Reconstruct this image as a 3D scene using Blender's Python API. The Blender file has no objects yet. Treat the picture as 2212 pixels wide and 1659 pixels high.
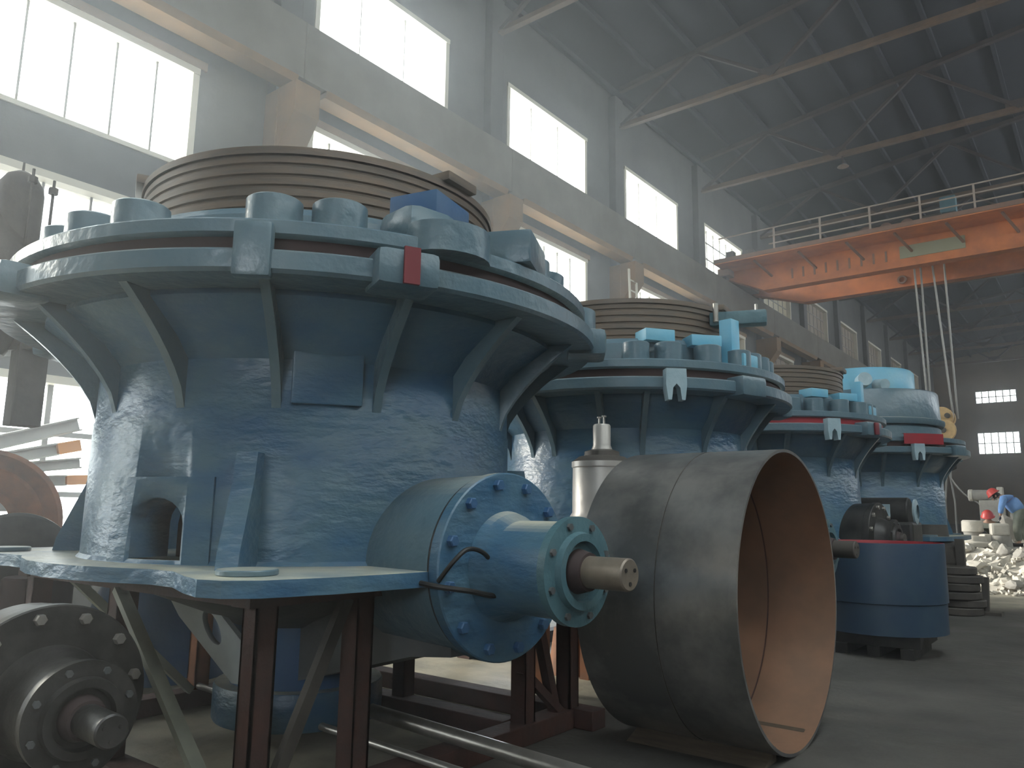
import bpy, bmesh, math, random
from mathutils import Vector, Matrix
random.seed(7)
PI = math.pi
S = bpy.context.scene
COL = S.collection
R = math.radians

# ------------------------------------------------------------------ camera, sky, sun, exposure
cam = bpy.data.cameras.new('camera')
cam.sensor_width = 36.0
cam.lens = 36.0 * 1661.0 / 2212.0
cam.clip_end = 400
co = bpy.data.objects.new('camera', cam)
COL.objects.link(co)
M3 = Matrix(((0.78889612, 0.09231441, 0.60755326),
             (0.61439289, -0.13910341, -0.77664124),
             (0.01281755, 0.98596566, -0.16645546)))
co.matrix_world = Matrix.Translation((0, 0, 1.6)) @ M3.to_4x4()
S.camera = co
S.view_settings.view_transform = 'Standard'
S.view_settings.look = 'None'
S.view_settings.gamma = 1.0
S.view_settings.use_curve_mapping = False
S.view_settings.exposure = 0.85
S.cycles.use_denoising = True
S.cycles.max_bounces = 7
S.cycles.diffuse_bounces = 4
S.cycles.glossy_bounces = 2
S.cycles.transmission_bounces = 3
S.cycles.transparent_max_bounces = 8
S.cycles.volume_bounces = 0
S.cycles.sample_clamp_indirect = 4.0
S.cycles.caustics_reflective = False
S.cycles.caustics_refractive = False

w = bpy.data.worlds.new('sky')
S.world = w
w.use_nodes = True
bg = w.node_tree.nodes['Background']
bg.inputs[0].default_value = (0.86, 0.94, 1.0, 1)
bg.inputs[1].default_value = 7.0

sun = bpy.data.lights.new('sun', 'SUN')
sun.energy = 5.0
sun.angle = R(10)
sun.color = (1.0, 0.95, 0.85)
so = bpy.data.objects.new('sun', sun)
COL.objects.link(so)
so.rotation_euler = Vector((1.0, 0.25, -0.36)).to_track_quat('-Z', 'Y').to_euler()

HAZE = 0.0048
HAZE2 = 0.009

# ------------------------------------------------------------------ materials
def mat(name, col, rough=0.6, metal=0.0, col2=None, scale=4.0, bump=0.0, bscale=20.0, dust=None, dustamt=0.8, spec=0.4, contrast=(0.35, 0.65), stretch=None):
    m = bpy.data.materials.new(name)
    m.use_nodes = True
    nt = m.node_tree
    b = nt.nodes['Principled BSDF']
    b.inputs['Roughness'].default_value = rough
    b.inputs['Metallic'].default_value = metal
    b.inputs['Specular IOR Level'].default_value = spec
    b.inputs['Base Color'].default_value = (*col, 1)
    out = None
    tc = nt.nodes.new('ShaderNodeTexCoord')
    vec = tc.outputs['Object']
    if stretch:
        mp = nt.nodes.new('ShaderNodeMapping')
        mp.inputs['Scale'].default_value = stretch
        nt.links.new(vec, mp.inputs[0]); vec = mp.outputs[0]
    if col2 is not None:
        n = nt.nodes.new('ShaderNodeTexNoise')
        n.inputs['Scale'].default_value = scale
        n.inputs['Detail'].default_value = 6
        n.inputs['Roughness'].default_value = 0.6
        nt.links.new(vec, n.inputs['Vector'])
        mr = nt.nodes.new('ShaderNodeMapRange')
        mr.inputs[1].default_value = contrast[0]; mr.inputs[2].default_value = contrast[1]
        nt.links.new(n.outputs['Fac'], mr.inputs[0])
        mx = nt.nodes.new('ShaderNodeMix'); mx.data_type = 'RGBA'
        mx.inputs['A'].default_value = (*col, 1); mx.inputs['B'].default_value = (*col2, 1)
        nt.links.new(mr.outputs[0], mx.inputs['Factor'])
        out = mx.outputs['Result']
    if dust is not None:
        g = nt.nodes.new('ShaderNodeNewGeometry')
        sx = nt.nodes.new('ShaderNodeSeparateXYZ')
        nt.links.new(g.outputs['True Normal'], sx.inputs[0])
        n2 = nt.nodes.new('ShaderNodeTexNoise'); n2.inputs['Scale'].default_value = 2.5; n2.inputs['Detail'].default_value = 5
        nt.links.new(tc.outputs['Object'], n2.inputs['Vector'])
        mr = nt.nodes.new('ShaderNodeMapRange'); mr.inputs[1].default_value = 0.75; mr.inputs[2].default_value = 0.98
        nt.links.new(sx.outputs['Z'], mr.inputs[0])
        mr2 = nt.nodes.new('ShaderNodeMapRange'); mr2.inputs[1].default_value = 0.3; mr2.inputs[2].default_value = 0.6
        mr2.inputs[3].default_value = 0.35; mr2.inputs[4].default_value = 1.0
        nt.links.new(n2.outputs['Fac'], mr2.inputs[0])
        mu = nt.nodes.new('ShaderNodeMath'); mu.operation = 'MULTIPLY'
        nt.links.new(mr.outputs[0], mu.inputs[0]); nt.links.new(mr2.outputs[0], mu.inputs[1])
        mu2 = nt.nodes.new('ShaderNodeMath'); mu2.operation = 'MULTIPLY'; mu2.inputs[1].default_value = dustamt
        nt.links.new(mu.outputs[0], mu2.inputs[0])
        mx = nt.nodes.new('ShaderNodeMix'); mx.data_type = 'RGBA'
        if out is not None: nt.links.new(out, mx.inputs['A'])
        else: mx.inputs['A'].default_value = (*col, 1)
        mx.inputs['B'].default_value = (*dust, 1)
        nt.links.new(mu2.outputs[0], mx.inputs['Factor'])
        out = mx.outputs['Result']
    if out is not None:
        nt.links.new(out, b.inputs['Base Color'])
    if bump > 0:
        n = nt.nodes.new('ShaderNodeTexNoise'); n.inputs['Scale'].default_value = bscale; n.inputs['Detail'].default_value = 4
        nt.links.new(vec, n.inputs['Vector'])
        bp = nt.nodes.new('ShaderNodeBump'); bp.inputs['Strength'].default_value = bump; bp.inputs['Distance'].default_value = 0.03
        nt.links.new(n.outputs['Fac'], bp.inputs['Height'])
        nt.links.new(bp.outputs[0], b.inputs['Normal'])
    return m

DUST = (0.58, 0.56, 0.44)
BLUE = mat('blue_paint', (0.036, 0.11, 0.205), 0.36, 0, (0.078, 0.155, 0.21), 2.2, 0.5, 7, DUST, 0.85, 0.5, stretch=(1, 1, 2.2))
BLUEL = mat('light_blue_paint', (0.13, 0.40, 0.58), 0.4, 0, (0.17, 0.42, 0.55), 3, 0.15, 12, DUST, 0.6, 0.5)
BLUEG = mat('grey_blue_paint', (0.085, 0.15, 0.195), 0.32, 0, (0.115, 0.175, 0.21), 3, 0.35, 9, DUST, 0.55, 0.5)
TEAL = mat('teal_paint', (0.085, 0.17, 0.20), 0.4, 0, (0.06, 0.13, 0.16), 5, 0.3, 15, None, 0, 0.5)
BLUED = mat('dark_blue_paint', (0.035, 0.10, 0.22), 0.45, 0, (0.05, 0.12, 0.22), 3, 0.2, 9)
DRUMB = mat('drum_blue_paint', (0.026, 0.052, 0.095), 0.45, 0, (0.036, 0.066, 0.10), 3, 0.1, 8)
SHAD = mat('dark_grey_shade', (0.075, 0.085, 0.09), 0.6, 0, (0.11, 0.11, 0.11), 3, 0.2, 10)  # dark grey for bolts and marks; on the undersides, shade painted in
FORK = mat('pale_blue_paint', (0.36, 0.47, 0.52), 0.45, 0, (0.28, 0.40, 0.46), 6, 0.2, 15)
RED = mat('red_paint', (0.32, 0.018, 0.03), 0.5, 0, (0.25, 0.016, 0.028), 4)
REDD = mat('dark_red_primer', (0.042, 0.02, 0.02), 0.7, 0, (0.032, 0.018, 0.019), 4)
SEAL = mat('dark_brown_seal', (0.05, 0.035, 0.035), 0.6)
THREAD = mat('brown_machined_iron', (0.15, 0.11, 0.08), 0.5, 0.35, (0.11, 0.095, 0.08), 3, 0.1, 20, stretch=(1, 1, 8))
RUST = mat('rusty_channel_steel', (0.075, 0.032, 0.025), 0.7, 0, (0.05, 0.028, 0.025), 6, 0.2, 20)
RUSTO = mat('orange_primer_steel', (0.32, 0.12, 0.05), 0.65, 0, (0.20, 0.09, 0.05), 5, 0.1, 20)
BLACK = mat('black_painted_steel', (0.015, 0.015, 0.015), 0.42, 0.2, (0.055, 0.052, 0.05), 4, 0.15, 14, spec=0.5)
DARK = mat('dark_steel', (0.06, 0.055, 0.05), 0.6, 0.2, (0.09, 0.08, 0.07), 4, 0.2, 14)
STEEL = mat('bare_steel', (0.42, 0.40, 0.37), 0.35, 0.7, (0.33, 0.31, 0.28), 8, 0.05, 20)
SHAFT = mat('bare_steel_shaft', (0.30, 0.25, 0.20), 0.42, 0.5, (0.22, 0.19, 0.16), 9, 0.05, 20)
SILVER = mat('silver_paint', (0.46, 0.44, 0.41), 0.4, 0.3, (0.40, 0.38, 0.36), 3, 0.1, 15)
PLATE = mat('mill_scale_plate', (0.42, 0.41, 0.39), 0.33, 0.75, (0.22, 0.22, 0.22), 1.8, 0.1, 8, stretch=(1, 1, 1), contrast=(0.38, 0.6))
PLATEIN = mat('rust_brown_plate_inside', (0.24, 0.13, 0.08), 0.6, 0.1, (0.17, 0.10, 0.065), 2.2, 0.1, 8)
LPOLE = mat('pale_grey_green_paint', (0.30, 0.31, 0.25), 0.55, 0, (0.24, 0.25, 0.21), 5)
GREYP = mat('grey_plate', (0.30, 0.33, 0.33), 0.55, 0, (0.25, 0.28, 0.28), 5)
CONCF = mat('brown_end_wall', (0.17, 0.12, 0.07), 0.9, 0, (0.12, 0.085, 0.05), 0.5)
CRANE = mat('orange_crane_paint', (0.52, 0.165, 0.05), 0.6, 0, (0.34, 0.11, 0.04), 1.5)
CRANED = mat('dusty_crane_brown', (0.22, 0.12, 0.08), 0.7, 0, (0.15, 0.09, 0.07), 2)
RAILP = mat('grey_railing_paint', (0.30, 0.24, 0.20), 0.6)
SIGNG = mat('faded_grey_green_sign', (0.22, 0.22, 0.15), 0.6)
TRUSS = mat('rust_brown_truss_paint', (0.05, 0.035, 0.032), 0.75, 0, (0.035, 0.026, 0.026), 3)
TRUSSO = mat('ochre_truss_paint', (0.12, 0.075, 0.048), 0.7, 0, (0.08, 0.052, 0.038), 3)
CONC = mat('grey_wall_concrete', (0.10, 0.097, 0.09), 0.9, 0, (0.07, 0.068, 0.066), 0.8, 0.2, 6)
CONCO = mat('ochre_concrete', (0.23, 0.125, 0.05), 0.85, 0, (0.15, 0.095, 0.048), 1.2, 0.15, 8)
GIRD = mat('grey_girder_concrete', (0.17, 0.155, 0.13), 0.9, 0, (0.12, 0.105, 0.085), 0.8, 0.15, 6)
WOODO = mat('ochre_window_trim', (0.26, 0.16, 0.09), 0.8, 0, (0.2, 0.13, 0.08), 2)
FRAMEW = mat('pale_window_frame', (0.62, 0.58, 0.48), 0.6)
MULL = mat('grey_steel_mullion', (0.20, 0.19, 0.17), 0.6)
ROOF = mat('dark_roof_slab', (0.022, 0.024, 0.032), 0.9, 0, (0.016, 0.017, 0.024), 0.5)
BEAMW = mat('pale_grey_beam_paint', (0.50, 0.50, 0.47), 0.6, 0, (0.42, 0.42, 0.40), 3)
BEAMO = mat('orange_beam_end', (0.75, 0.33, 0.10), 0.6)
STONE = mat('pale_dusty_casting', (0.56, 0.52, 0.45), 0.9, 0, (0.38, 0.36, 0.31), 1.3, 0.5, 8)
STONED = mat('grey_dusty_casting', (0.36, 0.34, 0.30), 0.9, 0, (0.22, 0.21, 0.19), 2, 0.4, 8)
CLOTHB = mat('light_blue_shirt', (0.20, 0.36, 0.66), 0.9, 0, (0.16, 0.30, 0.58), 6, 0.4, 12)
CLOTHG = mat('grey_green_trousers', (0.20, 0.21, 0.17), 0.9, 0, (0.15, 0.16, 0.13), 5, 0.4, 12)
SKIN = mat('skin', (0.45, 0.27, 0.19), 0.6)
HELM = mat('red_helmet_plastic', (0.55, 0.07, 0.06), 0.4)
HAIR = mat('black_hair', (0.02, 0.02, 0.02), 0.7)
GLOVE = mat('dark_glove', (0.06, 0.06, 0.08), 0.9)
HOOKP = mat('ochre_hook_block_paint', (0.62, 0.42, 0.20), 0.6, 0, (0.45, 0.30, 0.14), 5)
ROPE = mat('steel_rope', (0.30, 0.29, 0.27), 0.5, 0.3)
WOOD = mat('grey_timber', (0.15, 0.12, 0.09), 0.85, 0, (0.10, 0.08, 0.06), 3, stretch=(1, 8, 8))
WHITEC = mat('white_cable_jacket', (0.7, 0.7, 0.68), 0.5)
RUBBER = mat('black_rubber_hose', (0.02, 0.02, 0.02), 0.5)

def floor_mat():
    """dark aisle; daylight painted pale under the machines and round the rubble heap"""
    m = mat('concrete_floor_painted_light', (0.095, 0.09, 0.08), 0.8, 0, (0.045, 0.043, 0.04), 0.55, 0.35, 9, contrast=(0.35, 0.68))
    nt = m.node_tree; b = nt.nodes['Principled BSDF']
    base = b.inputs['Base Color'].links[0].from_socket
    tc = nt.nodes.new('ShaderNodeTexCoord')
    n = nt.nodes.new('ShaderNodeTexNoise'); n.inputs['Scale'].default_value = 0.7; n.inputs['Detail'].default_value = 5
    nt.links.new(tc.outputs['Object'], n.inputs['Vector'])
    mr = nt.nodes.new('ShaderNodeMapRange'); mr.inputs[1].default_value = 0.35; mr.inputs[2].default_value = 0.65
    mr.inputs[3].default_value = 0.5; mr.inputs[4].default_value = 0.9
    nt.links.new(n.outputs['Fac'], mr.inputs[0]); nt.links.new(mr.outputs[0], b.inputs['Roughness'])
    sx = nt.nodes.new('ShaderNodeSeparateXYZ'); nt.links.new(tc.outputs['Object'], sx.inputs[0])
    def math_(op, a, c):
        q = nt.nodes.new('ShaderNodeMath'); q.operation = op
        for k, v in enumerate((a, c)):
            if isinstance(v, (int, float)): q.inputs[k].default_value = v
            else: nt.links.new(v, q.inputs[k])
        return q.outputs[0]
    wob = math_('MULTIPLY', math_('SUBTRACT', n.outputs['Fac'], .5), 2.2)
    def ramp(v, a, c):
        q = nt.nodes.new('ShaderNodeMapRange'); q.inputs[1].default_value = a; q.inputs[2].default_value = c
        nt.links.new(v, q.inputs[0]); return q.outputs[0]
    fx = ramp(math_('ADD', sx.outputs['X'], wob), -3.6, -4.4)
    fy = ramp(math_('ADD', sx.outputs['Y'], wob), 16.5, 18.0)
    f = math_('MAXIMUM', fx, fy)  # paler where daylight reaches the floor; the light is put into the colour
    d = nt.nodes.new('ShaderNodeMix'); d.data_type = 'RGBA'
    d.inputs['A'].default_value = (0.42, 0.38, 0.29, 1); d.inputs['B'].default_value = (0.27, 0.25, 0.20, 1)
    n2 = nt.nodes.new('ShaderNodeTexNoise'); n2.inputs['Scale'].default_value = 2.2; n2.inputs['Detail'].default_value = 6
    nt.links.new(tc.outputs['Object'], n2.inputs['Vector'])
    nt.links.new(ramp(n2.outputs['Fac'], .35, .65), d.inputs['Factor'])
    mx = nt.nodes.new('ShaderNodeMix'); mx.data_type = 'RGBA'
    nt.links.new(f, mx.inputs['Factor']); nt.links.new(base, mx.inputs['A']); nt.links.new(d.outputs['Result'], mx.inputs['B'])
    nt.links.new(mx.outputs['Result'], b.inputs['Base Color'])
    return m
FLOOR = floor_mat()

def glass_mat():
    m = bpy.data.materials.new('dusty_window_glass'); m.use_nodes = True
    nt = m.node_tree; nt.nodes.clear()
    o = nt.nodes.new('ShaderNodeOutputMaterial'); t = nt.nodes.new('ShaderNodeBsdfTransparent'); g = nt.nodes.new('ShaderNodeBsdfGlossy')
    t.inputs[0].default_value = (0.93, 0.93, 0.90, 1); g.inputs['Roughness'].default_value = 0.15
    mx = nt.nodes.new('ShaderNodeMixShader'); mx.inputs[0].default_value = 0.05
    nt.links.new(t.outputs[0], mx.inputs[1]); nt.links.new(g.outputs[0], mx.inputs[2]); nt.links.new(mx.outputs[0], o.inputs[0])
    return m
GLASS = glass_mat()
def grimy_or_dimming(name, f, c):
    m = bpy.data.materials.new(name); m.use_nodes = True
    nt = m.node_tree; nt.nodes.clear()
    o = nt.nodes.new('ShaderNodeOutputMaterial'); t = nt.nodes.new('ShaderNodeBsdfTransparent'); g = nt.nodes.new('ShaderNodeBsdfDiffuse')
    g.inputs[0].default_value = (*c, 1)
    n = nt.nodes.new('ShaderNodeTexNoise'); n.inputs['Scale'].default_value = 1.5; n.inputs['Detail'].default_value = 3
    tc = nt.nodes.new('ShaderNodeTexCoord'); nt.links.new(tc.outputs['Object'], n.inputs['Vector'])
    mr = nt.nodes.new('ShaderNodeMapRange'); mr.inputs[1].default_value = .3; mr.inputs[2].default_value = .7
    mr.inputs[3].default_value = f - .06; mr.inputs[4].default_value = min(1, f + .04)
    nt.links.new(n.outputs['Fac'], mr.inputs[0])
    mx = nt.nodes.new('ShaderNodeMixShader')
    nt.links.new(mr.outputs[0], mx.inputs[0]); nt.links.new(t.outputs[0], mx.inputs[1]); nt.links.new(g.outputs[0], mx.inputs[2]); nt.links.new(mx.outputs[0], o.inputs[0])
    return m
SUNDIM = grimy_or_dimming('sun_dimming_glass', .5, (.6, .6, .55)); GRIME1 = grimy_or_dimming('dusty_tan_glass', .955, (.45, .40, .28)); GRIME2 = grimy_or_dimming('grimy_brown_glass', .985, (.28, .23, .18))

# ------------------------------------------------------------------ mesh helpers
class MB:
    def __init__(s): s.bm = bmesh.new()
    def box(s, c, size, rot=None, bev=0.0):
        mtx = Matrix.Translation(c)
        if rot is not None: mtx = mtx @ (rot if isinstance(rot, Matrix) else Matrix.Rotation(rot, 4, 'Z'))
        mtx = mtx @ Matrix.Diagonal((size[0], size[1], size[2], 1))
        r = bmesh.ops.create_cube(s.bm, size=1, matrix=mtx)
        if bev > 0:
            es = list({e for v in r['verts'] for e in v.link_edges})
            bmesh.ops.bevel(s.bm, geom=es, offset=bev, segments=2, affect='EDGES', profile=0.6)
        return s
    def b2(s, lo, hi, bev=0.0):
        c = [(a + b) / 2 for a, b in zip(lo, hi)]
        return s.box(c, [abs(b - a) for a, b in zip(lo, hi)], None, bev)
    def bar(s, p0, p1, wx, wy, bev=0.0, up=(0, 0, 1)):
        p0 = Vector(p0); p1 = Vector(p1); d = p1 - p0; L = d.length; z = d.normalized()
        u = Vector(up)
        if abs(z.dot(u)) > 0.98: u = Vector((1, 0, 0))
        x = u.cross(z).normalized(); y = z.cross(x)
        rm = Matrix((x, y, z)).transposed().to_4x4()
        return s.box((p0 + p1) / 2, (wx, wy, L), rm, bev)
    def lathe(s, prof, seg=64, M=None, a0=0.0, a1=2 * PI, wav=None):
        full = abs(a1 - a0 - 2 * PI) < 1e-6
        n = seg if full else seg + 1
        M = M or Matrix.Identity(4)
        rings = []
        for (r, z) in prof:
            if r < 1e-6:
                rings.append([s.bm.verts.new(M @ Vector((0, 0, z)))])
            else:
                rings.append([s.bm.verts.new(M @ Vector((r * math.cos(a0 + (a1 - a0) * k / seg), r * math.sin(a0 + (a1 - a0) * k / seg), z))) for k in range(n)])
        for a, b in zip(rings, rings[1:]):
            for k in range(seg):
                k2 = (k + 1) % n
                vs = []
                for v in (a[k % len(a)], a[k2 % len(a)], b[k2 % len(b)], b[k % len(b)]):
                    if v not in vs: vs.append(v)
                if len(vs) >= 3:
                    try: s.bm.faces.new(vs)
                    except ValueError: pass
        return s
    def cyl(s, p0, p1, r, r2=None, seg=24, bev=0.0):
        p0 = Vector(p0); p1 = Vector(p1); d = p1 - p0; L = d.length
        M = Matrix.Translation(p0) @ d.to_track_quat('Z', 'Y').to_matrix().to_4x4()
        r2 = r if r2 is None else r2
        if bev > 0: pr = [(0, 0), (r - bev, 0), (r, bev), (r2, L - bev), (r2 - bev, L), (0, L)]
        else: pr = [(0, 0), (r, 0), (r2, L), (0, L)]
        return s.lathe(pr, seg, M)
    def ringcyl(s, p0, p1, ro, ri, seg=64, bev=0.01):
        p0 = Vector(p0); p1 = Vector(p1); d = p1 - p0; L = d.length
        M = Matrix.Translation(p0) @ d.to_track_quat('Z', 'Y').to_matrix().to_4x4()
        return s.lathe([(ri, 0), (ro - bev, 0), (ro, bev), (ro, L - bev), (ro - bev, L), (ri, L), (ri, 0)], seg, M)
    def prism(s, poly, z0, z1, M=None):
        M = M or Matrix.Identity(4)
        a = [s.bm.verts.new(M @ Vector((x, y, z0))) for x, y in poly]
        b = [s.bm.verts.new(M @ Vector((x, y, z1))) for x, y in poly]
        n = len(poly)
        s.bm.faces.new(a[::-1]); s.bm.faces.new(b)
        for k in range(n): s.bm.faces.new((a[k], a[(k + 1) % n], b[(k + 1) % n], b[k]))
        return s
    def tube(s, pts, r, seg=10):
        pts = [Vector(p) for p in pts]; rings = []
        prev = None
        for i, p in enumerate(pts):
            d = (pts[min(i + 1, len(pts) - 1)] - pts[max(i - 1, 0)]).normalized()
            if prev is None:
                u = Vector((0, 0, 1)) if abs(d.z) < 0.9 else Vector((1, 0, 0))
                x = u.cross(d).normalized()
            else:
                x = (prev - d * prev.dot(d)).normalized()
            prev = x; y = d.cross(x)
            rr = r[i] if isinstance(r, (list, tuple)) else r
            rings.append([s.bm.verts.new(p + (x * math.cos(2 * PI * k / seg) + y * math.sin(2 * PI * k / seg)) * rr) for k in range(seg)])
        for a, b in zip(rings, rings[1:]):
            for k in range(seg): s.bm.faces.new((a[k], a[(k + 1) % seg], b[(k + 1) % seg], b[k]))
        s.bm.faces.new(rings[0][::-1]); s.bm.faces.new(rings[-1])
        return s
    def build(s, name, m, parent=None, smooth=40):
        bmesh.ops.recalc_face_normals(s.bm, faces=s.bm.faces)
        me = bpy.data.meshes.new(name); s.bm.to_mesh(me); s.bm.free()
        if smooth:
            me.polygons.foreach_set('use_smooth', [True] * len(me.polygons))
            me.set_sharp_from_angle(angle=R(smooth))
        me.materials.append(m)
        o = bpy.data.objects.new(name, me); COL.objects.link(o)
        if parent is not None: o.parent = parent
        return o

def empty(name, loc, label=None, cat=None, group=None, kind=None, rz=0):
    o = bpy.data.objects.new(name, None); COL.objects.link(o); o.location = loc; o.rotation_euler = (0, 0, rz)
    o.empty_display_size = 0.2
    return tag(o, label, cat, group, kind)
def tag(o, label=None, cat=None, group=None, kind=None):
    if label: o['label'] = label
    if cat: o['category'] = cat
    if group: o['group'] = group
    if kind: o['kind'] = kind
    return o
def struct(o): o['kind'] = 'structure'; return o
def copy_tree(o, parent=None):
    c = o.copy(); COL.objects.link(c)
    if parent is not None: c.parent = parent
    for ch in [x for x in bpy.data.objects if x.parent == o]: copy_tree(ch, c)
    return c
def axisM(p, d):
    return Matrix.Translation(p) @ Vector(d).to_track_quat('Z', 'Y').to_matrix().to_4x4()

# ------------------------------------------------------------------ the hall
WX0, WX1 = -12.4, 11.6
Y0, Y1 = -9.5, 79.0
BAY = 6.6
def win_rows(side):
    """openings (y0, y1, z0, z1) of one long wall"""
    o = []
    for k in range(-3, 11):
        yr = 13.05 + BAY * k * 0.985
        if yr > Y1 - 1: continue
        o.append((yr - 4.1, yr, 11.45, 13.5))
        o.append((yr - 4.1, yr, 7.5, 9.45))
    return o
def wall_long(name, x, sgn, opens):
    ys = sorted({Y0, Y1, *[v for o in opens for v in o[:2]]})
    zs = sorted({0.0, 15.8, *[v for o in opens for v in o[2:]]})
    mb = MB()
    for a, b in zip(ys, ys[1:]):
        run = None
        for c, d in zip(zs, zs[1:]):
            ym, zm = (a + b) / 2, (c + d) / 2
            hole = any(o[0] < ym < o[1] and o[2] < zm < o[3] for o in opens)
            if hole:
                if run: mb.b2((x, a, run[0]), (x + sgn * 0.4, b, run[1])); run = None
            else:
                run = (run[0], d) if run else (c, d)
        if run: mb.b2((x, a, run[0]), (x + sgn * 0.4, b, run[1]))
    return struct(mb.build(name, CONC, smooth=0))
LW = win_rows('l')
lowwin = [(-4.4, -0.3, 4.05, 6.65), (-4.4, -0.3, 0.9, 3.55), (2.2, 6.45, 4.05, 6.65), (2.2, 6.45, 0.9, 3.55)]
DOOR = (16.1, 22.2, 0.0, 5.4)
wall_left = wall_long('wall_left', WX0, -1, LW + lowwin + [DOOR])
RW = [(o[0] - 1.2, o[1], 10.6, 14.2) for o in win_rows('r') if o[3] > 10]
wall_right = wall_long('wall_right', WX1, 1, RW)

def end_wall(name, y, sgn, opens):
    xs = sorted({WX0, WX1, *[v for o in opens for v in o[:2]]}); zs = sorted({0.0, 18.0, *[v for o in opens for v in o[2:]]})
    mb = MB()
    for a, b in zip(xs, xs[1:]):
        for c, d in zip(zs, zs[1:]):
            if not any(o[0] < (a + b) / 2 < o[1] and o[2] < (c + d) / 2 < o[3] for o in opens):
                mb.b2((a, y, c), (b, y + sgn * 0.4, d))
    return struct(mb.build(name, CONCF, smooth=0))
ends = [(-9.25, -6.05, 11.75, 12.95), (-9.35, -6.1, 7.25, 9.25), (0.5, 3.8, 11.75, 12.95), (0.5, 3.8, 7.25, 9.25)]
end_wall('wall_far', Y1, 1, ends)
end_wall('wall_near', Y0, -1, [(1, 5, 3, 6)])

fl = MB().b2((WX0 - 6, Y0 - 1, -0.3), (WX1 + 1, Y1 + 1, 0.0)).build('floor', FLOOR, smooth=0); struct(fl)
# roof: two gently sloping slabs with ribs under them
RID = -0.4
rf = MB()
def roof_z(x): return 15.75 + (1 - abs(x - RID) / 12.0) * 1.5
SKY = (0.6, 5.2, -6.0, 10.5)
for s_ in (-1, 1):
    xe = WX0 - 0.6 if s_ < 0 else WX1 + 0.6
    Mx = Matrix(((1, 0, 0, 0), (0, 0, 1, 0), (0, 1, 0, 0), (0, 0, 0, 1)))
    def slab(xa, xb, ya, yb):
        rf.prism([(xa, roof_z(xa) + 0.12), (xb, roof_z(xb) + 0.12), (xb, roof_z(xb) + 0.35), (xa, roof_z(xa) + 0.35)], ya, yb, Mx)
    if s_ < 0: slab(xe, RID, Y0 - .5, Y1 + .5)
    else:   # a roof light is left open over the bays where the photographer stands
        slab(RID, xe, Y0 - .5, SKY[2]); slab(RID, xe, SKY[3], Y1 + .5); slab(RID, SKY[0], SKY[2], SKY[3]); slab(SKY[1], xe, SKY[2], SKY[3])
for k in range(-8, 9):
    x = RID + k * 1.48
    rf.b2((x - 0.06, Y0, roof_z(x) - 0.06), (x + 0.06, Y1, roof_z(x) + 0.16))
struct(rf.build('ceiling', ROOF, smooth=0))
struct(MB().b2((SKY[0], SKY[2], 17.5), (SKY[1], SKY[3], 17.51)).build('window_0', GLASS, smooth=0))

# portals outside every opening so that the daylight is sampled through the openings
def portal(loc, sx, sy, d):
    l = bpy.data.lights.new('window_daylight', 'AREA'); l.shape = 'RECTANGLE'; l.size = sx; l.size_y = sy
    l.cycles.is_portal = True
    o = bpy.data.objects.new('window_daylight', l); COL.objects.link(o); o.location = loc
    o.rotation_euler = Vector(d).to_track_quat('-Z', 'Z').to_euler()
    return o
for o in LW + lowwin + [DOOR]:
    if o[1] > 60: continue
    portal((WX0 - 0.45, (o[0] + o[1]) / 2, (o[2] + o[3]) / 2), o[1] - o[0], o[3] - o[2], (1, 0, 0))
for o in RW:
    if o[1] > 40: continue
    portal((WX1 + 0.45, (o[0] + o[1]) / 2, (o[2] + o[3]) / 2), o[1] - o[0], o[3] - o[2], (-1, 0, 0))
o_ = portal(((SKY[0] + SKY[1]) / 2, (SKY[2] + SKY[3]) / 2, 17.6), SKY[1] - SKY[0] + .4, SKY[3] - SKY[2] + .4, (0, 0, -1)); o_.rotation_euler = (0, 0, 0)

# windows: frame, mullions, panes
WN = [0]
def window(o, x, sgn, nv=7, rows=None, mw=0.035, gl=None):
    WN[0] += 1
    y0, y1, z0, z1 = o
    e = empty('window_%d' % WN[0], (x, (y0 + y1) / 2, z0), kind='structure')
    hw = (y1 - y0) / 2; h = z1 - z0
    f = MB()
    t = 0.12
    f.b2((-0.32, -hw, 0), (0.03, -hw + t, h)); f.b2((-0.32, hw - t, 0), (0.03, hw, h))
    f.b2((-0.32, -hw, h - t), (0.05, hw, h)); f.b2((-0.32, -hw, 0), (0.04, hw, 0.08))
    fo = f.build('window_frame', FRAMEW, e, 0)
    m = MB()
    for k in range(1, nv): m.b2((-0.2, -hw + 2 * hw * k / nv - mw / 2, 0), (-0.16, -hw + 2 * hw * k / nv + mw / 2, h))
    for zz in (rows or []): m.b2((-0.2, -hw, zz - mw / 2), (-0.16, hw, zz + mw / 2))
    m.build('mullions', MULL, e, 0)
    p = MB(); p.b2((-0.185, -hw + t, 0.08), (-0.179, hw - t, h - t)).build('window_pane', gl or GLASS, e, 0)
    if sgn < 0: pass
    else: e.rotation_euler = (0, 0, PI)
    return e
for o in LW:
    if o[3] > 10: window(o, WX0, -1, *((3, None, .02) if o[1] < 30 else (6, [.7, 1.4], .05)), gl=None if o[1] < 36 else (GRIME1 if o[1] < 42 else GRIME2))
    else: window(o, WX0, -1, 6, None, gl=None if o[1] < 28 else (GRIME1 if o[1] < 36 else GRIME2))
window(lowwin[0], WX0, -1, 6, [1.3])
window(lowwin[1], WX0, -1, 5, [0.9, 1.8])
window(lowwin[2], WX0, -1, 6, [1.3], gl=SUNDIM)  # half-opaque pane, added to dim the sun through this window
window(lowwin[3], WX0, -1, 5, [0.9, 1.8], mw=0.08)
for o in RW:
    if o[1] < 30: window(o, WX1, 1, 6, [1.0])
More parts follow.
